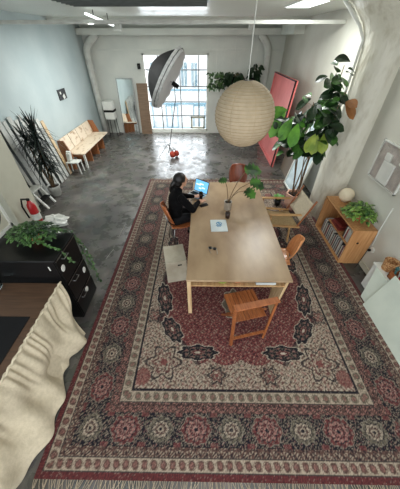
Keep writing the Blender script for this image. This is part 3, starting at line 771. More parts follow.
def rim(u, v):
    t = v * 2 * math.pi; r = RAD * (1.0 - .07 * u)
    return ctr + (up_ * math.cos(t) + sd * math.sin(t)) * r * (1 - .02 * abs(math.sin(t * 8))) + ax * (-.10 * (1 - u) - .0 + .04 * u)
MB().grid(rim, 3, 96).build('silver_rim', M['silver'], g, smooth=True)
dm, nt_, bs_ = new_mat('translucent_diffuser')
bs_.inputs['Base Color'].default_value = lin((238, 240, 238)); bs_.inputs['Roughness'].default_value = .8
tr_ = nt_.nodes.new('ShaderNodeBsdfTranslucent'); tr_.inputs['Color'].default_value = lin((238, 240, 238))
mx_ = nt_.nodes.new('ShaderNodeMixShader'); mx_.inputs[0].default_value = .4
nt_.links.new(bs_.outputs[0], mx_.inputs[1]); nt_.links.new(tr_.outputs[0], mx_.inputs[2]); nt_.links.new(mx_.outputs[0], nt_.nodes['Material Output'].inputs['Surface'])
def df(u, v):
    t = v * 2 * math.pi; rr = RAD * .94 * max(u, .001)
    return ctr + (up_ * math.cos(t) + sd * math.sin(t)) * rr * (1 - .02 * abs(math.sin(t * 8)) * u) + ax * (.03 + .03 * u * abs(math.sin(t * 8)) )
MB().grid(df, 8, 96).build('diffuser', dm, g, smooth=True)
b = MB()
for k in range(16):
    t = k * math.pi / 8; d = up_ * math.cos(t) + sd * math.sin(t)
    b.tube([ctr + d * r - ax * (DEP * .9 * (1 - (r / RAD) ** 2) - .012) for r in (.02, .2, .4, .6, .76)], .004, 5)
b.build('ribs', M['metal'], g)
MB().cyl(ctr - ax * DEP, ctr + ax * .25, .008).build('shaft', M['metal'], g)
hd = ctr + ax * .16
MB().cyl(hd - ax * .06 + Vector((0, 0, .0)), hd + ax * .12, .055).build('flash_head', M['black_matte'], g, smooth=True)
base = Vector((hd.x, hd.y, 0))
base = Vector((-1.12, 7.8, 0))
MB().tube([hd, hd - Vector((0, 0, .12)), (hd.x, hd.y, 1.6), (base.x, base.y, .1)], .011, 8).build('stand_pole', M['dark_metal'], g, smooth=True)
for k in range(3):
    a = R(200 + 120 * k)
    MB().tube([(base.x, base.y, .40), (base.x + .32 * math.cos(a), base.y + .32 * math.sin(a), .012)], .009, 8).build('stand_leg', M['metal'], g)
g = thing('sandbag', 'orange red weight bag at the foot of the umbrella stand', 'sandbag', (-1.0, 7.75, 0))
b = MB(); b.ball((-.98, 7.66, .11), .13, 16, 10, (.75, .55, .8)).ball((-.86, 7.78, .1), .12, 16, 10, (.7, .6, .8)); b.build('bag', M['sand_red'], g, smooth=True)
MB().tube([(-.98, 7.66, .2), (-.94, 7.72, .27), (-.87, 7.78, .19)], .012, 8).build('strap', M['black_matte'], g)

# ---------------------------------------------------------------- back wall things
def leaning(name, label, cat, x0, x1, y_foot, h, y_top=10.37, skew=0, fr=M['metal'], inner=M['mirror'], t=.03, parts=('frame', 'mirror_glass'), group=None):
    g = thing(name, label, cat, ((x0 + x1) / 2, y_foot, 0), 0, group)
    dy = y_top - y_foot; L = math.hypot(h, dy); a = math.atan2(dy, h)
    f = lambda s, r: Vector((x0 + (x1 - x0) * s + skew * r, y_foot + dy * r, h * r))
    up = (f(0, 1) - f(0, 0)).normalized(); right = Vector((1, 0, 0)); nrm = right.cross(up).normalized()
    b = MB(); w_ = .035
    b.bar(f(0, 0), f(0, 1), t, w_, up=(0, 1, 0)).bar(f(1, 0), f(1, 1), t, w_, up=(0, 1, 0)).bar(f(0, 0) + up * .02, f(1, 0) + up * .02, w_, t).bar(f(0, 1) - up * .02, f(1, 1) - up * .02, w_, t)
    b.build(parts[0], fr, g)
    MB().slab([f(0, 0), f(1, 0), f(1, 1), f(0, 1)], nrm * .006).build(parts[1], inner, g)
    return g
leaning('floor_mirror', 'tall floor mirror leaning on the back wall', 'mirror', -3.16, -2.58, 10.12, 1.86, 10.33)
g = thing('slatted_panel', 'brown slatted wooden panel leaning on the wall between mirror and window', 'panel', (-2.25, 10.2, 0))
b = MB(); b.slab([(-2.46, 10.16, .02), (-2.06, 10.16, .02), (-2.06, 10.36, 1.70), (-2.46, 10.36, 1.70)], (0, .02, 0)).build('backing', M['brown_slat'], g)
b = MB()
for i in range(24):
    r = (i + .5) / 24; b.box((-2.26, 10.145 + .2 * r, .02 + 1.68 * r), (.40, .02, .052), (R(-6.8), 0, 0))
b.build('slats', M['brown_slat'], g)
# white paper floor lamp with black band
g = thing('floor_lamp', 'white boxy paper floor lamp with a black band in the back corner', 'lamp', (-3.48, 9.9, 0))
cx_, cy_ = -3.48, 9.9
for z0, z1, wd in ((.64, .88, .17), (.95, 1.22, .18)):
    MB().box((cx_, cy_, (z0 + z1) / 2), (wd * 2, wd * 2, z1 - z0)).build('lamp_shade', M['white'], g, bevel=.015)
MB().box((cx_, cy_, .915), (.35, .35, .07)).build('band', M['black_matte'], g)
for sx in (-1, 1):
    for sy in (-1, 1): MB().cyl((cx_ + sx * .12, cy_ + sy * .12, .64), (cx_ + sx * .15, cy_ + sy * .15, 0), .01).build('leg', M['black'], g)
tag(MB().tube([(-3.42, 10.35, .02), (-3.3, 10.3, .015), (-3.25, 10.1, .012), (-3.4, 9.98, .012)], .01, 6).build('cable', M['black_matte']), 'black cable on the floor between lamp and mirror', 'cable')

# hanging plants on a bracket by the back wall
def hang_plant(name, label, c, r, m, n, seed, pot_m, L=.16):
    random.seed(seed)
    g = thing(name, label, 'plant', c)
    c = Vector(c)
    MB().lathe([(.07, 0), (.10, .16), (.105, .17), (.09, .17), (.085, .04), (.001, .04)], c, 20).build('pot', pot_m, g, smooth=True)
    MB().tube([c + Vector((0, 0, .16)), c + Vector((0, 0, 1.0)), (c.x, c.y, ZC if c.y < 10 else 3.02)], .004, 5).build('hanger', M['white'], g)
    lv = MB(); st = MB()
    for i in range(n):
        a = random.uniform(0, 6.28); rr = r[0] * math.sqrt(random.random()); z = random.uniform(-r[1], r[1] * .9)
        p = c + Vector((math.cos(a) * rr, math.sin(a) * rr * .35, .12 + z))
        d = Vector((math.cos(a), math.sin(a) - .6, -.4)) + rv(.5)
        leaf(lv, p, d, (0, -.7, .7), L * random.uniform(.7, 1.2), L * random.uniform(.5, .75), .35, 'heart')
        if i % 8 == 0: st.tube([c + Vector((0, 0, .15)), (c + p) / 2 + Vector((0, 0, .12)), p], .004, 5)
    lv.build('foliage', m, g, solid=.002); st.build('stems', M['stem'], g)
hang_plant('hanging_plant', 'pale green trailing plant nearest the window, hung by the back wall', (.42, 9.9, 1.72), (.24, .26), M['leaf_pothos'], 110, 1, M['white'], .11)
hang_plant('hanging_plant', 'dark bushy hanging plant behind the top of the paper lantern', (1.02, 9.95, 1.78), (.30, .16), M['leaf_dark'], 130, 2, M['black_matte'])
hang_plant('hanging_plant', 'tall dark hanging plant right of the lantern cord by the back wall', (1.72, 9.9, 1.75), (.17, .48), M['leaf_dark'], 130, 3, M['black_matte'])

# ---------------------------------------------------------------- left wall things
g = thing('wall_picture', 'small dark framed photograph hung on the left wall', 'picture', (WL + .02, 7.88, 1.6))
MB().span((WL, 7.66, 1.6), (WL + .02, 8.10, 1.85)).build('frame', M['black'], g)
MB().box((WL + .023, 7.93, 1.66), (.004, .12, .10), (.4, 0, 0)).box((WL + .023, 7.78, 1.77), (.004, .07, .06)).build('photo_highlight', M['white'], g)

# bench
g = thing('wooden_bench', 'long plywood bench with pale back boards against the left wall', 'bench', (-3.7, 7.85, 0))
MB().span((-3.92, 6.78, .40), (-3.40, 8.95, .43)).build('seat', M['bench_seat'], g, bevel=.004)
for k in range(4):
    y0 = 6.84 + k * .53
    MB().slab([(-3.90, y0, .44), (-3.90, y0 + .50, .44), (-4.00, y0 + .50, .80), (-4.00, y0, .80)], (-.02, 0, 0)).build('back_board', M['bench_seat'], g)
for y in (6.72, 8.96): MB().slab([(-4.02, y, 0), (-3.72, y, 0), (-3.72, y, .45), (-3.84, y, .80), (-4.02, y, .80)], (0, .035, 0)).build('end_panel', M['orange_ply'], g)
for y in (7.35, 7.95, 8.5): MB().span((-3.95, y, 0), (-3.46, y + .03, .40)).build('divider', M['orange_ply'], g)
b = MB(); b.span((-3.46, 6.80, 0), (-3.41, 6.85, .40)).build('leg', M['white'], g)
MB().span((-3.95, 6.82, .33), (-3.45, 6.85, .40)).build('seat_rail', M['orange_ply'], g)

# white stool beside bench
g = thing('white_stool', 'small white painted stool in front of the bench end', 'stool', (-3.72, 6.5, 0))
MB().span((-3.80, 6.38, .30), (-3.46, 6.64, .33)).build('seat', M['white'], g, bevel=.004)
for x in (-3.78, -3.48):
    for y in (6.40, 6.62): MB().cyl((x, y, .30), (x + (.02 if x > -3.6 else -.02), y, 0), .018).build('leg', M['white'], g)
tag(MB().box((-3.72, 6.53, .45), (.10, .16, .22), (0, .1, .1)).box((-3.70, 6.53, .58), (.12, .1, .04), (0, .1, .3)).build('white_bundle', M['white'], bevel=.02), 'white cloth bundle on the small white stool', 'bundle')
bpy.data.objects['white_bundle'].location.z = .332

# leaning white boards along left wall
random.seed(11)
nb = 11
for i in range(nb):
    y0 = 4.62 + i * .175; h = (1.78, 1.72, 1.75, 1.66, 1.70, 1.6, 1.66, 1.58, 1.5, 1.46, 1.38)[i]
    xf = -3.80 + .01 * (i % 3); xt = -4.03
    wd = (.12, .09, .13, .10, .125)[i % 5]
    last = i >= nb - 1
    o = MB().slab([(xf, y0, .0), (xf, y0 + wd, .0), (xt, y0 + wd - .02, h), (xt, y0 - .02, h)], (.015, 0, .0)).build('leaning_board', M['pale_wood'] if last else M['old_white'])
    tag(o, 'bare pale wooden board leaning on the left wall nearest the bench' if last else 'white painted board leaning on the left wall behind the dracaena', 'board', 'boards leaning on the left wall')
    if last: del o['group']
# added dark sheet behind, standing in for shade in the board gaps
tag(MB().slab([(-3.86, 4.6, 0), (-3.86, 6.5, 0), (-4.045, 6.42, 1.3), (-4.045, 4.55, 1.6)], (.01, 0, 0)).build('gap_shade_sheet', M['steel_dark']), 'grey sheet added as shade in the gaps between the white leaning boards', 'sheet')

# dracaena
def dracaena():
    random.seed(5)
    base = Vector((-3.6, 5.2, 0))
    g = thing('potted_dracaena', 'tall spiky dracaena in front of the white leaning boards', 'plant', base)
    MB().lathe([(.10, 0), (.14, .24), (.15, .25), (.13, .25), (.12, .05), (.001, .05)], base, 24).build('pot', M['white'], g, smooth=True)
    MB().lathe([(.001, .22), (.128, .22)], base, 24, cap=False).build('soil', M['soil'], g)
    heads = [((-3.5, 5.2, 1.52), .5), ((-3.72, 5.15, 1.38), .44), ((-3.55, 5.15, 1.0), .38), ((-3.5, 5.25, .8), .3), ((-3.56, 5.2, 1.25), .4)]
    st = MB(); lv = MB()
    for i, (h, L) in enumerate(heads):
        h = Vector(h); s0 = base + Vector((random.uniform(-.05, .05), random.uniform(-.04, .04), .2))
        m1 = s0.lerp(h, .5) + rv(.05)
        st.tube([s0, m1, h], .017, 8, r1=.012)
        for k in range(75):
            a = random.uniform(0, 6.28); e = random.uniform(-.35, 1.35)
            d = Vector((math.cos(a) * math.cos(e), math.sin(a) * math.cos(e), math.sin(e)))
            leaf(lv, h - Vector((0, 0, random.uniform(0, .22))), d, (0, 0, 1), L * random.uniform(.7, 1.15), .034, random.uniform(.45, 1.0) if e < .9 else .08, 'blade', .3, 7)
    for v in lv.bm.verts: v.co.x = max(v.co.x, WL + .03 + .01 * random.random())
    st.build('stems', M['stem'], g, smooth=True)
    lv.build('foliage', mat('dracaena_leaf', (26, 40, 34), .45, (14, 24, 20), 6), g)
dracaena()

# white step stool, papers, extinguisher
g = thing('step_stool', 'white wooden step stool with dark treads behind the fire extinguisher', 'stool', (-3.66, 4.7, 0))
for y in (4.56, 4.86):
    MB().bar((-3.80, y, .40), (-3.84, y, .0), .04, .03).build('leg', M['white'], g)
    MB().bar((-3.70, y, .40), (-3.48, y, .0), .045, .03).build('leg', M['white'], g)
MB().span((-3.84, 4.53, .39), (-3.64, 4.89, .42)).build('tread', M['white'], g, bevel=.004)
MB().span((-3.66, 4.58, .18), (-3.52, 4.84, .2)).build('tread', M['black_matte'], g)
def crumple(c, r, seed, sc):
    rng = np.random.RandomState(seed); b = MB(); b.ball(c, r, 14, 9, sc)
    for v in b.bm.verts:
        k = rng.uniform(.7, 1.15); d = v.co - Vector(c); v.co = Vector(c) + d * k
        v.co.z = max(v.co.z, .003)
    return b
tag(crumple((-3.02, 3.98, .07), .24, 2, (1.2, .8, .5)).build('paper_sack', M['white']), 'crumpled white paper sack on the floor behind the trailing pothos', 'bag')
tag(MB().slab([(-2.95, 3.75, .06), (-2.62, 3.52, .012), (-2.72, 3.42, .012), (-3.05, 3.6, .07)], (0, 0, .006)).build('paper_sheet', M['white']), 'loose folded white paper sheet on the floor right of the sack', 'paper')
ex = (-3.44, 4.06)
g = thing('fire_extinguisher', 'red fire extinguisher with black hose at the left column', 'fire extinguisher', (ex[0], ex[1], 0))
MB().lathe([(.07, 0), (.08, .02), (.08, .36), (.068, .42), (.04, .46), (.03, .50)], (ex[0], ex[1], 0), 28).build('cylinder', M['red'], g, smooth=True)
MB().lathe([(.0815, .08), (.0815, .22)], (ex[0], ex[1], 0), 28, cap=False).build('instruction_label', M['white'], g, smooth=True)
MB().box((ex[0], ex[1], .52), (.05, .035, .05)).bar((ex[0], ex[1], .53), (ex[0] - .02, ex[1] - .14, .59), .02, .012).build('handle', M['black'], g)
MB().tube([(ex[0], ex[1], .53), (ex[0] - .06, ex[1] - .08, .58), (ex[0] - .10, ex[1] - .10, .42), (ex[0] - .09, ex[1] - .09, .15)], .016, 8).build('hose', M['black_matte'], g, smooth=True)

# ---------------------------------------------------------------- black cabinet
cx0, cx1, cy0, cy1, cz = -2.55, -1.6, 1.80, 2.29, 1.09
g = thing('filing_cabinet', 'black filing cabinet with trailing pothos standing behind the curtained desk', 'cabinet', ((cx0 + cx1) / 2, (cy0 + cy1) / 2, 0))
MB().span((cx0, cy0, 0.0), (cx1 - .02, cy1, cz - .02)).build('body', M['black'], g, bevel=.006)
MB().span((cx0 - .005, cy0 - .005, cz - .02), (cx1 + .006, cy1 + .005, cz)).build('top', M['black'], g, bevel=.005)
for z0, z1, labs in ((.70, 1.06, [(1.87, .91)]), (.37, .68, [(2.19, .54)]), (.04, .35, [(2.07, .28)])):
    d = MB().span((cx1 - .02, cy0 + .01, z0), (cx1, cy1 - .01, z1)).build('drawer', M['black'], g, bevel=.004)
    MB().tube([(cx1, 1.92, z1 - .05), (cx1 + .03, 1.92, z1 - .05), (cx1 + .03, 2.02, z1 - .05), (cx1, 2.02, z1 - .05)], .006, 6).build('handle', M['metal'], d)
    MB().span((cx1 - .001, cy0 + .01, z1 - .006), (cx1 + .004, cy1 - .01, z1 + .004)).build('edge_trim', M['metal'], d)
    for (y, z) in labs:
        MB().ball((cx1 + .001, y, z), .045, 20, 10, (.12, .85, 1)).build('oval_sticker', M['white'], d, smooth=True)
MB().box((-1.70, cy0 - .001, .97), (.012, .004, .06)).build('side_sticker', M['white'], g)
# pothos on it
def pothos(name, label, c, r, h, n, m, trails, pot_m, L=.075, seed=4, potr=.1):
    random.seed(seed); c = Vector(c)
    g = thing(name, label, 'plant', c)
    MB().lathe([(potr * .7, 0), (potr, potr * 1.3), (potr * .88, potr * 1.3), (potr * .8, .03), (.001, .03)], c, 24).build('pot', pot_m, g, smooth=True)
    MB().lathe([(.001, potr * 1.15), (potr * .88, potr * 1.15)], c, 24, cap=False).build('soil', M['soil'], g)
    lv = MB(); st = MB()
    for i in range(n):
        a = random.uniform(0, 6.28); q = math.sqrt(random.random()); 
        p = c + Vector((math.cos(a) * r[0] * q, math.sin(a) * r[1] * q, potr + h * (1 - q * q * .8) * random.uniform(.5, 1)))
        leaf(lv, p, Vector((math.cos(a), math.sin(a), .1)) + rv(.5), (0, 0, 1), L * random.uniform(.7, 1.3), L * random.uniform(.6, .9), .3, 'heart', .2, 5)
        if i % 7 == 0: st.tube([c + Vector((0, 0, potr)), c.lerp(p, .6) + Vector((0, 0, .08)), p], .003, 5)
    for tr in trails:
        pts = [Vector(p) for p in tr]
        st.tube(pts, .004, 5)
        for a_, b_ in zip(pts, pts[1:]):
            k = max(2, int((b_ - a_).length / .022))
            for j in range(k):
                p = a_.lerp(b_, j / k)
                leaf(lv, p, (b_ - a_).normalized() * .3 + rv(.9), (.6, -.3, .8), L * random.uniform(.6, 1.1), L * random.uniform(.5, .8), .2, 'heart', .2, 5)
    for v in lv.bm.verts: v.co.x = min(v.co.x, WR - .03 - .01 * random.random())
    lv.build('foliage', m, g, solid=.0015); st.build('stems', M['leaf_mid'], g)
    return g
pothos('potted_pothos', 'leafy pothos on the black cabinet trailing down its far side', (-1.98, 2.16, cz), (.29, .20), .15, 420, M['leaf_pothos'],
       [[(-1.9, 2.2, cz + .12), (-1.66, 2.33, cz + .03), (-1.58, 2.35, .85), (-1.56, 2.36, .6), (-1.55, 2.35, .35), (-1.54, 2.33, .12)],
        [(-1.9, 2.2, cz + .1), (-1.70, 2.30, cz + .04), (-1.64, 2.36, .9), (-1.62, 2.37, .62), (-1.6, 2.38, .35)],
        [(-2.0, 2.1, cz + .12), (-1.78, 2.02, cz + .03), (-1.62, 1.98, cz + .02), (-1.57, 1.98, .95), (-1.565, 2.02, .84)],
        [(-2.05, 2.25, cz + .12), (-2.12, 2.34, cz + .03), (-2.12, 2.36, .95), (-2.12, 2.36, .8)]], M['clay'], .044, 4, .075)
# framed print with black ring on the cabinet
g = thing('framed_print', 'white framed print with a bold black arc propped on the black cabinet', 'picture', (-2.44, 2.05, cz))
yA, yB, zA, zB, xx_ = 1.82, 2.45, cz + .0, cz + .75, -2.46
b = MB()
for (p, q) in (((xx_, yA, zA), (xx_, yA + .035, zB)), ((xx_, yB - .035, zA), (xx_, yB, zB)), ((xx_, yA, zA), (xx_, yB, zA + .045)), ((xx_, yA, zB - .035), (xx_, yB, zB))):
    b.span(p, (q[0] + .025, q[1], q[2]))
b.build('frame', M['white'], g)
MB().span((xx_, yA + .02, zA + .02), (xx_ + .010, yB - .02, zB - .02)).build('print', M['cream'], g)
b = MB(); cy_, cz_ = (yA + yB) / 2, (zA + zB) / 2 - .02
def ring(u, v):
    t = v * 2 * math.pi; r = .24 + .045 * u
    return (xx_ + .012, cy_ + r * math.cos(t), cz_ + r * math.sin(t))
b.grid(ring, 1, 48).build('black_ring', M['black_matte'], g)

# ---------------------------------------------------------------- desk and curtain
dz = .77
g = thing('desk', 'dark brown desk with a gathered cream fabric skirt at lower left', 'desk', (-2.2, .6, 0))
MB().span((-2.75, -.5, dz - .035), (-1.645, 1.76, dz)).build('desktop', M['desk'], g, bevel=.004)
for (x, y) in ((-2.7, 1.68), (-1.74, 1.66), (-1.74, -.4), (-2.7, -.4)):
    MB().span((x - .03, y - .03, 0), (x + .03, y + .03, dz - .035)).build('leg', M['desk'], g)
random.seed(9)
def curtain(u, v):
    y = 1.775 - 2.15 * u
    f = v ** 1.15
    x = -1.64 + .10 * f
    pl = .013 * math.sin(u * 150 + 3 * math.sin(u * 17) + 2 * math.sin(u * 41)) * max(0, 1 - 1.5 * v) * (.4 + min(1, v * 8) * .6)
    big = (.042 * math.sin(u * 15 + 5.2 * v + .6 + 1.3 * math.sin(u * 6)) + .026 * math.sin(u * 29 - 6 * v + 1.1 + 2 * math.sin(u * 11 + v)) + .010 * math.sin(u * 61 + 9 * v)) * min(1, v * 1.6)
    hem = .035 * math.sin(u * 14 + .7) * f
    z = dz + .012 - (dz - .005) * v + .02 * math.sin(u * 30) * v * (1 - v)
    if v > .93: z += .022 * abs(math.sin(u * 22)) * (v - .93) / .07
    if v < .05: x -= .012 * (1 - v / .05)
    return (x + pl + max(-.06, big + hem) * 1.0 + .03 * f, y - .06 * v * math.sin(u * 9 + 1) - .17 * v * math.exp(-u * 7), max(z, .006))
MB().grid(curtain, 420, 60).build('fabric_skirt', M['linen'], g, smooth=True, solid=.004)
b = MB()
b.tube([(-1.632 + .006 * math.sin(i * 1.3), 1.77 - 2.15 * i / 160, dz + .016 + .005 * math.sin(i * .9)) for i in range(161)], .010, 6)
b.build('gathered_header', M['linen'], g, smooth=True)
tag(MB().span((-2.6, .1, dz), (-1.74, 1.32, dz + .006)).build('desk_mat', M['black_matte'], bevel=.002), 'large flat black mat on the brown desk', 'mat')
g = thing('glass_jar', 'clear glass jar on the far left corner of the desk', 'jar', (-2.33, 1.66, dz))
MB().lathe([(.06, 0), (.085, .03), (.09, .09), (.07, .12), (.075, .13), (.07, .13), (.062, .115), (.082, .088), (.078, .035), (.001, .012)], (-2.33, 1.66, dz + .001), 32).build('jar', M['glass'], g, smooth=True)

# ---------------------------------------------------------------- pink doors leaning on right wall
def lean_right(name, label, cat, y0, y1, xf, xt, h, m, t=.04, inset=None):
    g = thing(name, label, cat, ((xf), (y0 + y1) / 2, 0))
    F = lambda a, r: Vector((xf + (xt - xf) * r, y0 + (y1 - y0) * a, h * r))
    MB().slab([F(0, 0), F(1, 0), F(1, 1), F(0, 1)], (t, 0, 0)).build('panel', m, g)
    b = MB()
    if inset:
        n = Vector((-1, 0, (xt - xf) / h)).normalized()
        def fr(a0, a1, r0, r1, w=.09):
            ya = w / abs(y1 - y0); za = w / h
            for (p, q, r, s) in ((a0, a0 + ya, r0, r1), (a1 - ya, a1, r0, r1), (a0, a1, r0, r0 + za), (a0, a1, r1 - za, r1)):
                b.slab([F(p, r), F(q, r), F(q, s), F(p, s)], n * .025)
        for args in inset: fr(*args)
        b.build('raised_border', m, g)
        e = MB()
        e.slab([F(0, 0), F(.0 + .012, 0), F(.012, 1), F(0, 1)], n * .035).slab([F(0, 1 - .012), F(1, 1 - .012), F(1, 1), F(0, 1)], n * .035)
        e.build('dark_edge', M['black'], g)
    return g
lean_right('pink_panel', 'tall salmon pink door panel leaning on the right wall', 'panel', 6.95, 9.2, 2.07, 2.26, 2.15, M['pink'], inset=[(0, 1, 0, 1, .07)])
lean_right('taupe_panel', 'taupe brown board leaning on the right wall in front of the pink panel', 'panel', 6.05, 6.85, 2.3, 2.5, 1.75, M['taupe'])
# pale glazed frame leaning between taupe board and fig
g = thing('leaning_window_frame', 'white framed glass sash leaning behind the fig planter', 'frame', (2.2, 5.3, 0))
F = lambda a, r: Vector((2.16 + .3 * r, 5.0 + .85 * a, 1.5 * r + .035))
b = MB()
for (p, q) in ((F(0, 0), F(0, 1)), (F(1, 0), F(1, 1)), (F(0, .015), F(1, .015)), (F(0, .985), F(1, .985))): b.bar(p, q, .04, .035)
b.build('frame', M['white'], g)
MB().slab([F(0, 0), F(1, 0), F(1, 1), F(0, 1)], (.006, 0, 0)).build('glass', mat('sash_glass', (196, 212, 216), .12, (176, 196, 202), 4), g)

# ---------------------------------------------------------------- fig tree
def fig():
    random.seed(21)
    c = Vector((2.0, 4.62, .016))
    g = thing('fiddle_leaf_fig', 'tall fiddle leaf fig in a faceted pink planter by the column', 'plant', c)
    MB().lathe([(.10, 0), (.20, .16), (.19, .36), (.20, .38), (.17, .38), (.16, .30), (.001, .30)], c + Vector((0, 0, .002)), 6).build('planter', M['pink_clay'], g)
    MB().lathe([(.001, .33), (.165, .33)], c, 12, cap=False).build('soil', M['soil'], g)
    st = MB(); lv = MB(); lb = MB(); ly = MB(); lm = MB()
    tips = [(1.45, 4.4, 1.95), (1.75, 4.35, 2.15), (2.05, 4.35, 2.62), (2.18, 4.3, 2.3), (1.3, 4.35, 1.85), (2.1, 4.2, 1.95), (1.9, 4.2, 1.75)]
    for i, t in enumerate(tips):
        s0 = c + Vector((random.uniform(-.07, .07), random.uniform(-.07, .07), .32)); t = Vector(t)
        m1 = Vector((s0.x * .75 + t.x * .25, s0.y * .8 + t.y * .2, 1.15)) + rv(.04)
        st.tube([s0, s0.lerp(m1, .5) + rv(.015), m1, m1.lerp(t, .5) + rv(.06), t], .014, 8, r1=.006)
        for k in range(34):
            f = random.random() ** .8; p = m1.lerp(t, .35 + .68 * f) + Vector((random.uniform(-.15, .15), random.uniform(-.12, .12), random.uniform(-.13, .13)))
            p.x = min(p.x, 2.2 if p.z < 2.2 else 2.08)
            a = random.uniform(0, 6.28)
            d = Vector((math.cos(a), math.sin(a) * .8 - .35, random.uniform(-.8, .4)))
            L = random.uniform(.14, .25)
            e = p + d.normalized() * L
            if e.x > 2.26: d.x = -abs(d.x)
            q_ = random.random()
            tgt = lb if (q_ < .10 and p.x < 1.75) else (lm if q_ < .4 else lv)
            leaf(tgt, p, d, (random.uniform(-.6, .6), -.5, .7), L, L * random.uniform(.6, .8), .3, 'fiddle', .18, 7)
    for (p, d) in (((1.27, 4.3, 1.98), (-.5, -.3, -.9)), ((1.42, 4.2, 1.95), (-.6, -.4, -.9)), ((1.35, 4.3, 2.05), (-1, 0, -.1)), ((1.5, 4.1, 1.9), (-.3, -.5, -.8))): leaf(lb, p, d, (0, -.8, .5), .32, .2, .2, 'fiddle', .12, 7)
    for (p, d) in (((1.88, 4.15, 1.72), (-.1, -.2, -1)), ((1.98, 4.15, 1.74), (.1, -.3, -1)), ((1.82, 4.1, 1.75), (-.4, -.3, -.9))): leaf(ly, p, d, (0, -1, .2), .30, .19, .05, 'fiddle', .12, 7)
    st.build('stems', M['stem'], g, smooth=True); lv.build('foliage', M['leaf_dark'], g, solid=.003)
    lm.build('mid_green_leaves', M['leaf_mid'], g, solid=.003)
    lb.build('bright_leaves', M['leaf_bright'], g, solid=.003)['label'] = 'bright green leaves'  # some leaves in a lighter green than the rest
    ly.build('yellow_leaves', M['leaf_yellow'], g, solid=.003)['label'] = 'yellow green hanging leaves'
    b = MB()
    for d in ((.2, -.6, .1), (.5, -.5, -.5)): leaf(b, (2.12, 4.1, 2.2), d, (0, -1, .5), .24, .15, .3, 'fiddle', .2, 7)
    b.build('brown_leaves', M['leaf_brown'], g, solid=.003)['label'] = 'dried orange brown leaves'
fig()
g = thing('small_potted_plant', 'small bright green leafy plant in a dark pot behind the sling armchair', 'plant', (1.78, 4.75, 0))
MB().lathe([(.06, 0), (.08, .14), (.07, .14), (.06, .03), (.001, .03)], (1.72, 4.78, .016), 20).build('pot', M['black'], g, smooth=True)
b = MB()
random.seed(3)
for k in range(16):
    a = random.uniform(0, 6.28); leaf(b, (1.72, 4.78, .14), (math.cos(a), math.sin(a), 1.2), (0, 0, 1), .2, .1, .3, 'heart', .1, 6)
b.build('foliage', M['leaf_bright'], g, solid=.002)

# ---------------------------------------------------------------- shelf on right
SX0, SX1, SY0, SY1, SH = 2.32, 2.69, 2.90, 3.98, .69
g = thing('open_bookcase', 'low pine bookcase lying open toward the rug against the right wall', 'bookcase', (2.5, 3.44, 0))
tt = .022
MB().span((SX0, SY0, SH - tt), (SX1, SY1, SH)).build('top', M['shelf_wood'], g, bevel=.003)
MB().span((SX0, SY0, 0), (SX1, SY1, tt)).build('bottom', M['shelf_wood'], g)
sp = MB().span((SX0, SY0, tt), (SX1, SY0 + tt, SH - tt)).build('side_panel', M['shelf_wood'], g)
MB().cyl((2.47, SY0 - .001, .45), (2.47, SY0 - .004, .45), .018).build('grip_hole', M['black_matte'], sp)
MB().span((SX0, SY1 - tt, tt), (SX1, SY1, SH - tt)).build('side_panel', M['shelf_wood'], g)
MB().span((SX1 - .012, SY0 + tt, tt), (SX1, SY1 - tt, SH - tt)).build('back_panel', M['shelf_wood'], g)
MB().span((SX0 + .03, SY0 + tt, .36), (SX1 - .012, SY1 - .30, .376)).build('shelf_board', M['shelf_wood'], g)
random.seed(13)
cols = [(200, 200, 196), (60, 58, 60), (226, 222, 210), (150, 60, 52), (96, 100, 108), (214, 206, 186), (44, 44, 48), (176, 178, 180), (222, 218, 206), (110, 70, 60), (190, 188, 182), (70, 76, 84)]
bm_ = [mat('cover_%d' % i, c, .5) for i, c in enumerate(cols)]
y = SY0 + tt + .01; i = 0
while y < SY1 - .16:
    t = random.uniform(.012, .03); h = random.uniform(.24, .30); d = random.uniform(.2, .27)
    tag(MB().span((SX0 + .05, y, tt), (SX0 + .05 + d, y + t, tt + h)).build('record_sleeve', bm_[i % 12], bevel=.001), 'thin upright record sleeve on the lower level of the bookcase', 'record', 'records on the lower bookcase level')
    y += t + .004; i += 1
ys = SY0 + tt + .012
for i, (t, h) in enumerate(((.03, .2), (.025, .22), (.04, .19), (.02, .23), (.03, .21), (.035, .18), (.02, .22), (.03, .2))):
    nm_ = ('light grey', 'charcoal', 'ivory', 'brick red', 'slate grey', 'cream', 'near black', 'silver grey', 'off white', 'maroon brown', 'pale grey', 'blue grey')[(i * 5 + 2) % 12]
    tag(MB().span((SX0 + .06, ys, .376), (SX0 + .25, ys + t, .376 + h)).build('book', bm_[(i * 5 + 2) % 12], bevel=.001), nm_ + ' book standing at the near end of the upper bookcase level', 'book', 'books at the near end of the upper level')
    ys += t + .003
red_c = mat('dark_red_cover', (112, 40, 36), .5)
for k in range(4):
    tag(MB().box((SX0 + .17, 3.47, .376 + .012 + k * .0245), (.24 - k * .015, .30 - k * .02, .023), (0, 0, R(3 * k))).build('book', red_c if k % 2 else bm_[3], bevel=.001), 'dark red book lying flat in the pile on the upper bookcase level', 'book', 'flat pile of red books in the bookcase')
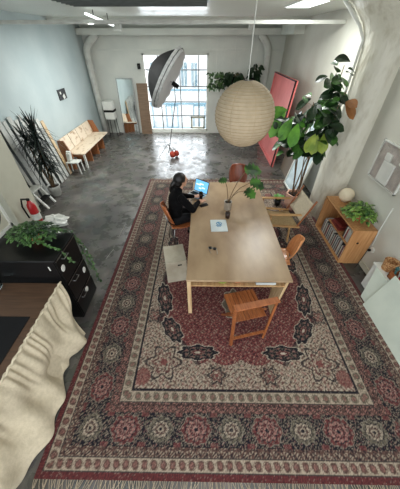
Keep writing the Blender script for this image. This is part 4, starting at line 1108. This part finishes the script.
# lamp and pothos on shelf
g = thing('globe_lamp', 'round white paper table lamp on the far end of the bookcase', 'lamp', (2.56, 3.78, SH))
b = MB(); b.ball((2.56, 3.80, SH + .125), .125, 32, 20, (1, 1, .95)); b.build('lamp_shade', mat('globe_paper', (242, 228, 200), .8, (232, 216, 186), 10), g, smooth=True)
MB().lathe([(.05, 0), (.05, .012)], (2.56, 3.80, SH), 24).build('base', M['metal'], g)
pothos('potted_pothos', 'bushy bright pothos in a terracotta pot on the pine bookcase', (2.52, 3.22, SH), (.24, .24), .20, 300, M['leaf_shelf'], [[(2.5, 3.2, SH + .12), (2.36, 3.38, SH + .03), (2.38, 3.55, SH + .02)]], M['clay'], .062, 8, .085)
# outlet and cables
g = thing('wall_outlet', 'round white wall outlet with plug right of the bookcase', 'outlet', (WR, 2.82, .38))
MB().cyl((WR, 2.82, .38), (WR - .015, 2.82, .38), .045).build('plate', M['white'], g)
MB().box((WR - .035, 2.84, .36), (.04, .03, .03)).build('plug', M['black_matte'], g)
tag(MB().tube([(WR - .05, 2.85, .36), (WR - .07, 2.84, .2), (WR - .1, 2.82, .05), (WR - .15, 2.78, .01)], .006, 6).build('power_cable', M['dark_metal'], smooth=True), 'grey power cable from the wall outlet down behind the bookcase', 'cable')
tag(MB().tube([(WR - .012, 2.90, 1.1), (WR - .012, 2.9, .7), (WR - .012, 2.86, .43)], .009, 6).build('cable_conduit', M['white'], smooth=True), 'thin white conduit running up the right wall from the outlet', 'conduit')
# framed art on right wall
g = thing('framed_relief', 'clear framed pale relief artwork on the right wall above the pothos', 'picture', (WR, 3.4, 1.24))
y0, y1, z0, z1 = 3.0, 3.70, 1.24, 1.80
b = MB(); x = WR - .03
b.span((x, y0, z0), (WR, y0 + .02, z1)).span((x, y1 - .02, z0), (WR, y1, z1)).span((x, y0, z0), (WR, y1, z0 + .02)).span((x, y0, z1 - .02), (WR, y1, z1))
b.build('frame', M['white'], g)
MB().span((WR - .012, y0 + .02, z0 + .02), (WR - .004, y1 - .02, z1 - .02)).build('backing', mat('art_backing', (196, 186, 178), .5), g)
b = MB(); b.box((WR - .022, 3.36, 1.42), (.03, .26, .30), (0, 0, 0)).box((WR - .022, 3.44, 1.62), (.03, .13, .1)).box((WR - .022, 3.1, 1.68), (.03, .16, .18), (0.2, 0, 0))
b.build('relief_forms', M['white'], g, bevel=.012)
MB().span((WR - .034, y0 + .01, z0 + .01), (WR - .031, y1 - .01, z1 - .01)).build('glass', M['pane'], g)
# low white cabinet, leaning white boards, basket
g = thing('low_cabinet', 'low white cabinet behind the leaning white boards at the right edge', 'cabinet', (2.6, 1.9, 0))
MB().span((2.5, 1.0, 0), (2.69, 2.46, .44)).build('body', M['white'], g, bevel=.005)
MB().span((2.49, .99, .44), (2.69, 2.47, .46)).build('top', M['white'], g)
def lb_(name, label, pts, th):
    return tag(MB().slab(pts, th).build(name, M['white_board'], bevel=.003), label, 'board')
lb_('painted_board', 'larger white panel in front, leaning at the lower right edge', [(2.335, 2.06, .001), (2.335, 1.0, .001), (2.475, 1.0, .62), (2.475, 2.06, .62)], (-.014, 0, 0))
lb_('painted_board', 'smaller white panel behind the larger one, corner pointing at the bookcase', [(2.375, 2.20, .001), (2.375, 1.2, .001), (2.48, 1.25, .47), (2.48, 2.36, .47)], (-.012, 0, 0))
g = thing('pen_basket', 'small woven wooden basket holding pens at the right edge', 'basket', (2.6, 2.3, .46))
bk = mat('woven_basket', (200, 160, 112), .7, (150, 96, 54), 60, 2, contrast=(.45, .55))
MB().lathe([(.075, 0), (.09, .15), (.095, .155), (.082, .155), (.07, .01), (.001, .01)], (2.6, 2.33, .461), 8).build('basket', bk, g)
g = thing('wooden_box', 'small brown wooden box beside the woven basket at the right edge', 'box', (2.6, 2.1, .46))
b = MB(); b.span((2.52, 2.02, .461), (2.68, 2.2, .475)).span((2.52, 2.02, .461), (2.53, 2.2, .57)).span((2.67, 2.02, .461), (2.68, 2.2, .57)).span((2.52, 2.02, .461), (2.68, 2.03, .57)).span((2.52, 2.19, .461), (2.68, 2.2, .57))
b.build('box', M['teak'], g)
pens = (((200, 40, 50), 'red pen standing in the wooden box'), ((30, 30, 32), 'black marker standing in the wooden box'), ((60, 110, 110), 'teal scissors handle shaped tool in the wooden box'), ((230, 230, 226), 'white tube standing in the wooden box'))
for i, (c, lab) in enumerate(pens):
    x = 2.555 + (i % 2) * .08; y = 2.07 + (i // 2) * .07
    p = MB(); p.cyl((x, y, .476), (x - .01, y + .02 * (i - 1), .66 - .02 * (i % 3)), .014 if i < 3 else .02, .012, 10)
    if i == 2: p.ball((x - .01, y + .02, .64), .03, 12, 8, (.5, 1, 1))
    tag(p.build('pen' if i < 2 else ('tool' if i == 2 else 'tube'), mat('pen_%d' % i, c, .4)), lab, 'pen' if i < 2 else 'tool')

# ---------------------------------------------------------------- light
wd = bpy.data.worlds.new('world'); scene.world = wd; wd.use_nodes = True
nt = wd.node_tree; bg = nt.nodes['Background']
bg.inputs['Color'].default_value = (.93, .97, 1, 1); bg.inputs['Strength'].default_value = 1.75
sun = bpy.data.lights.new('sun', 'SUN'); so = bpy.data.objects.new('sun', sun); COL.objects.link(so)
sun.energy = 4.0; sun.angle = R(1.5); sun.color = (1, .95, .86)
so.rotation_euler = Vector((.35, 1.0, -.9)).to_track_quat('-Z', 'Y').to_euler()   # from behind, lights the facade
sun.energy = 0.0
ar = bpy.data.lights.new('window_daylight', 'AREA'); ao = bpy.data.objects.new('window_daylight', ar); COL.objects.link(ao)
ar.shape = 'RECTANGLE'; ar.size = 2.2; ar.size_y = 2.3; ar.energy = 110; ar.color = (.88, .95, 1)
ao.location = (-1, WB + .35, 1.5); ao.rotation_euler = (R(-94), 0, 0)
for nm, loc, sx, sy, en in (('track_lamp', (-2.18, 6.9, 3.14), .06, 1.5, 75), ('panel_lamp', (1.62, 5.4, 3.31), .4, .9, 55)):
    l = bpy.data.lights.new(nm, 'AREA'); l.shape = 'RECTANGLE'; l.size = sx; l.size_y = sy; l.energy = en; l.color = (.97, 1, .97)
    lo = bpy.data.objects.new(nm, l); COL.objects.link(lo); lo.location = loc
scene.view_settings.view_transform = 'Standard'; scene.view_settings.look = 'None'
scene.view_settings.gamma = 1; scene.view_settings.use_curve_mapping = False
scene.view_settings.exposure = 0.4
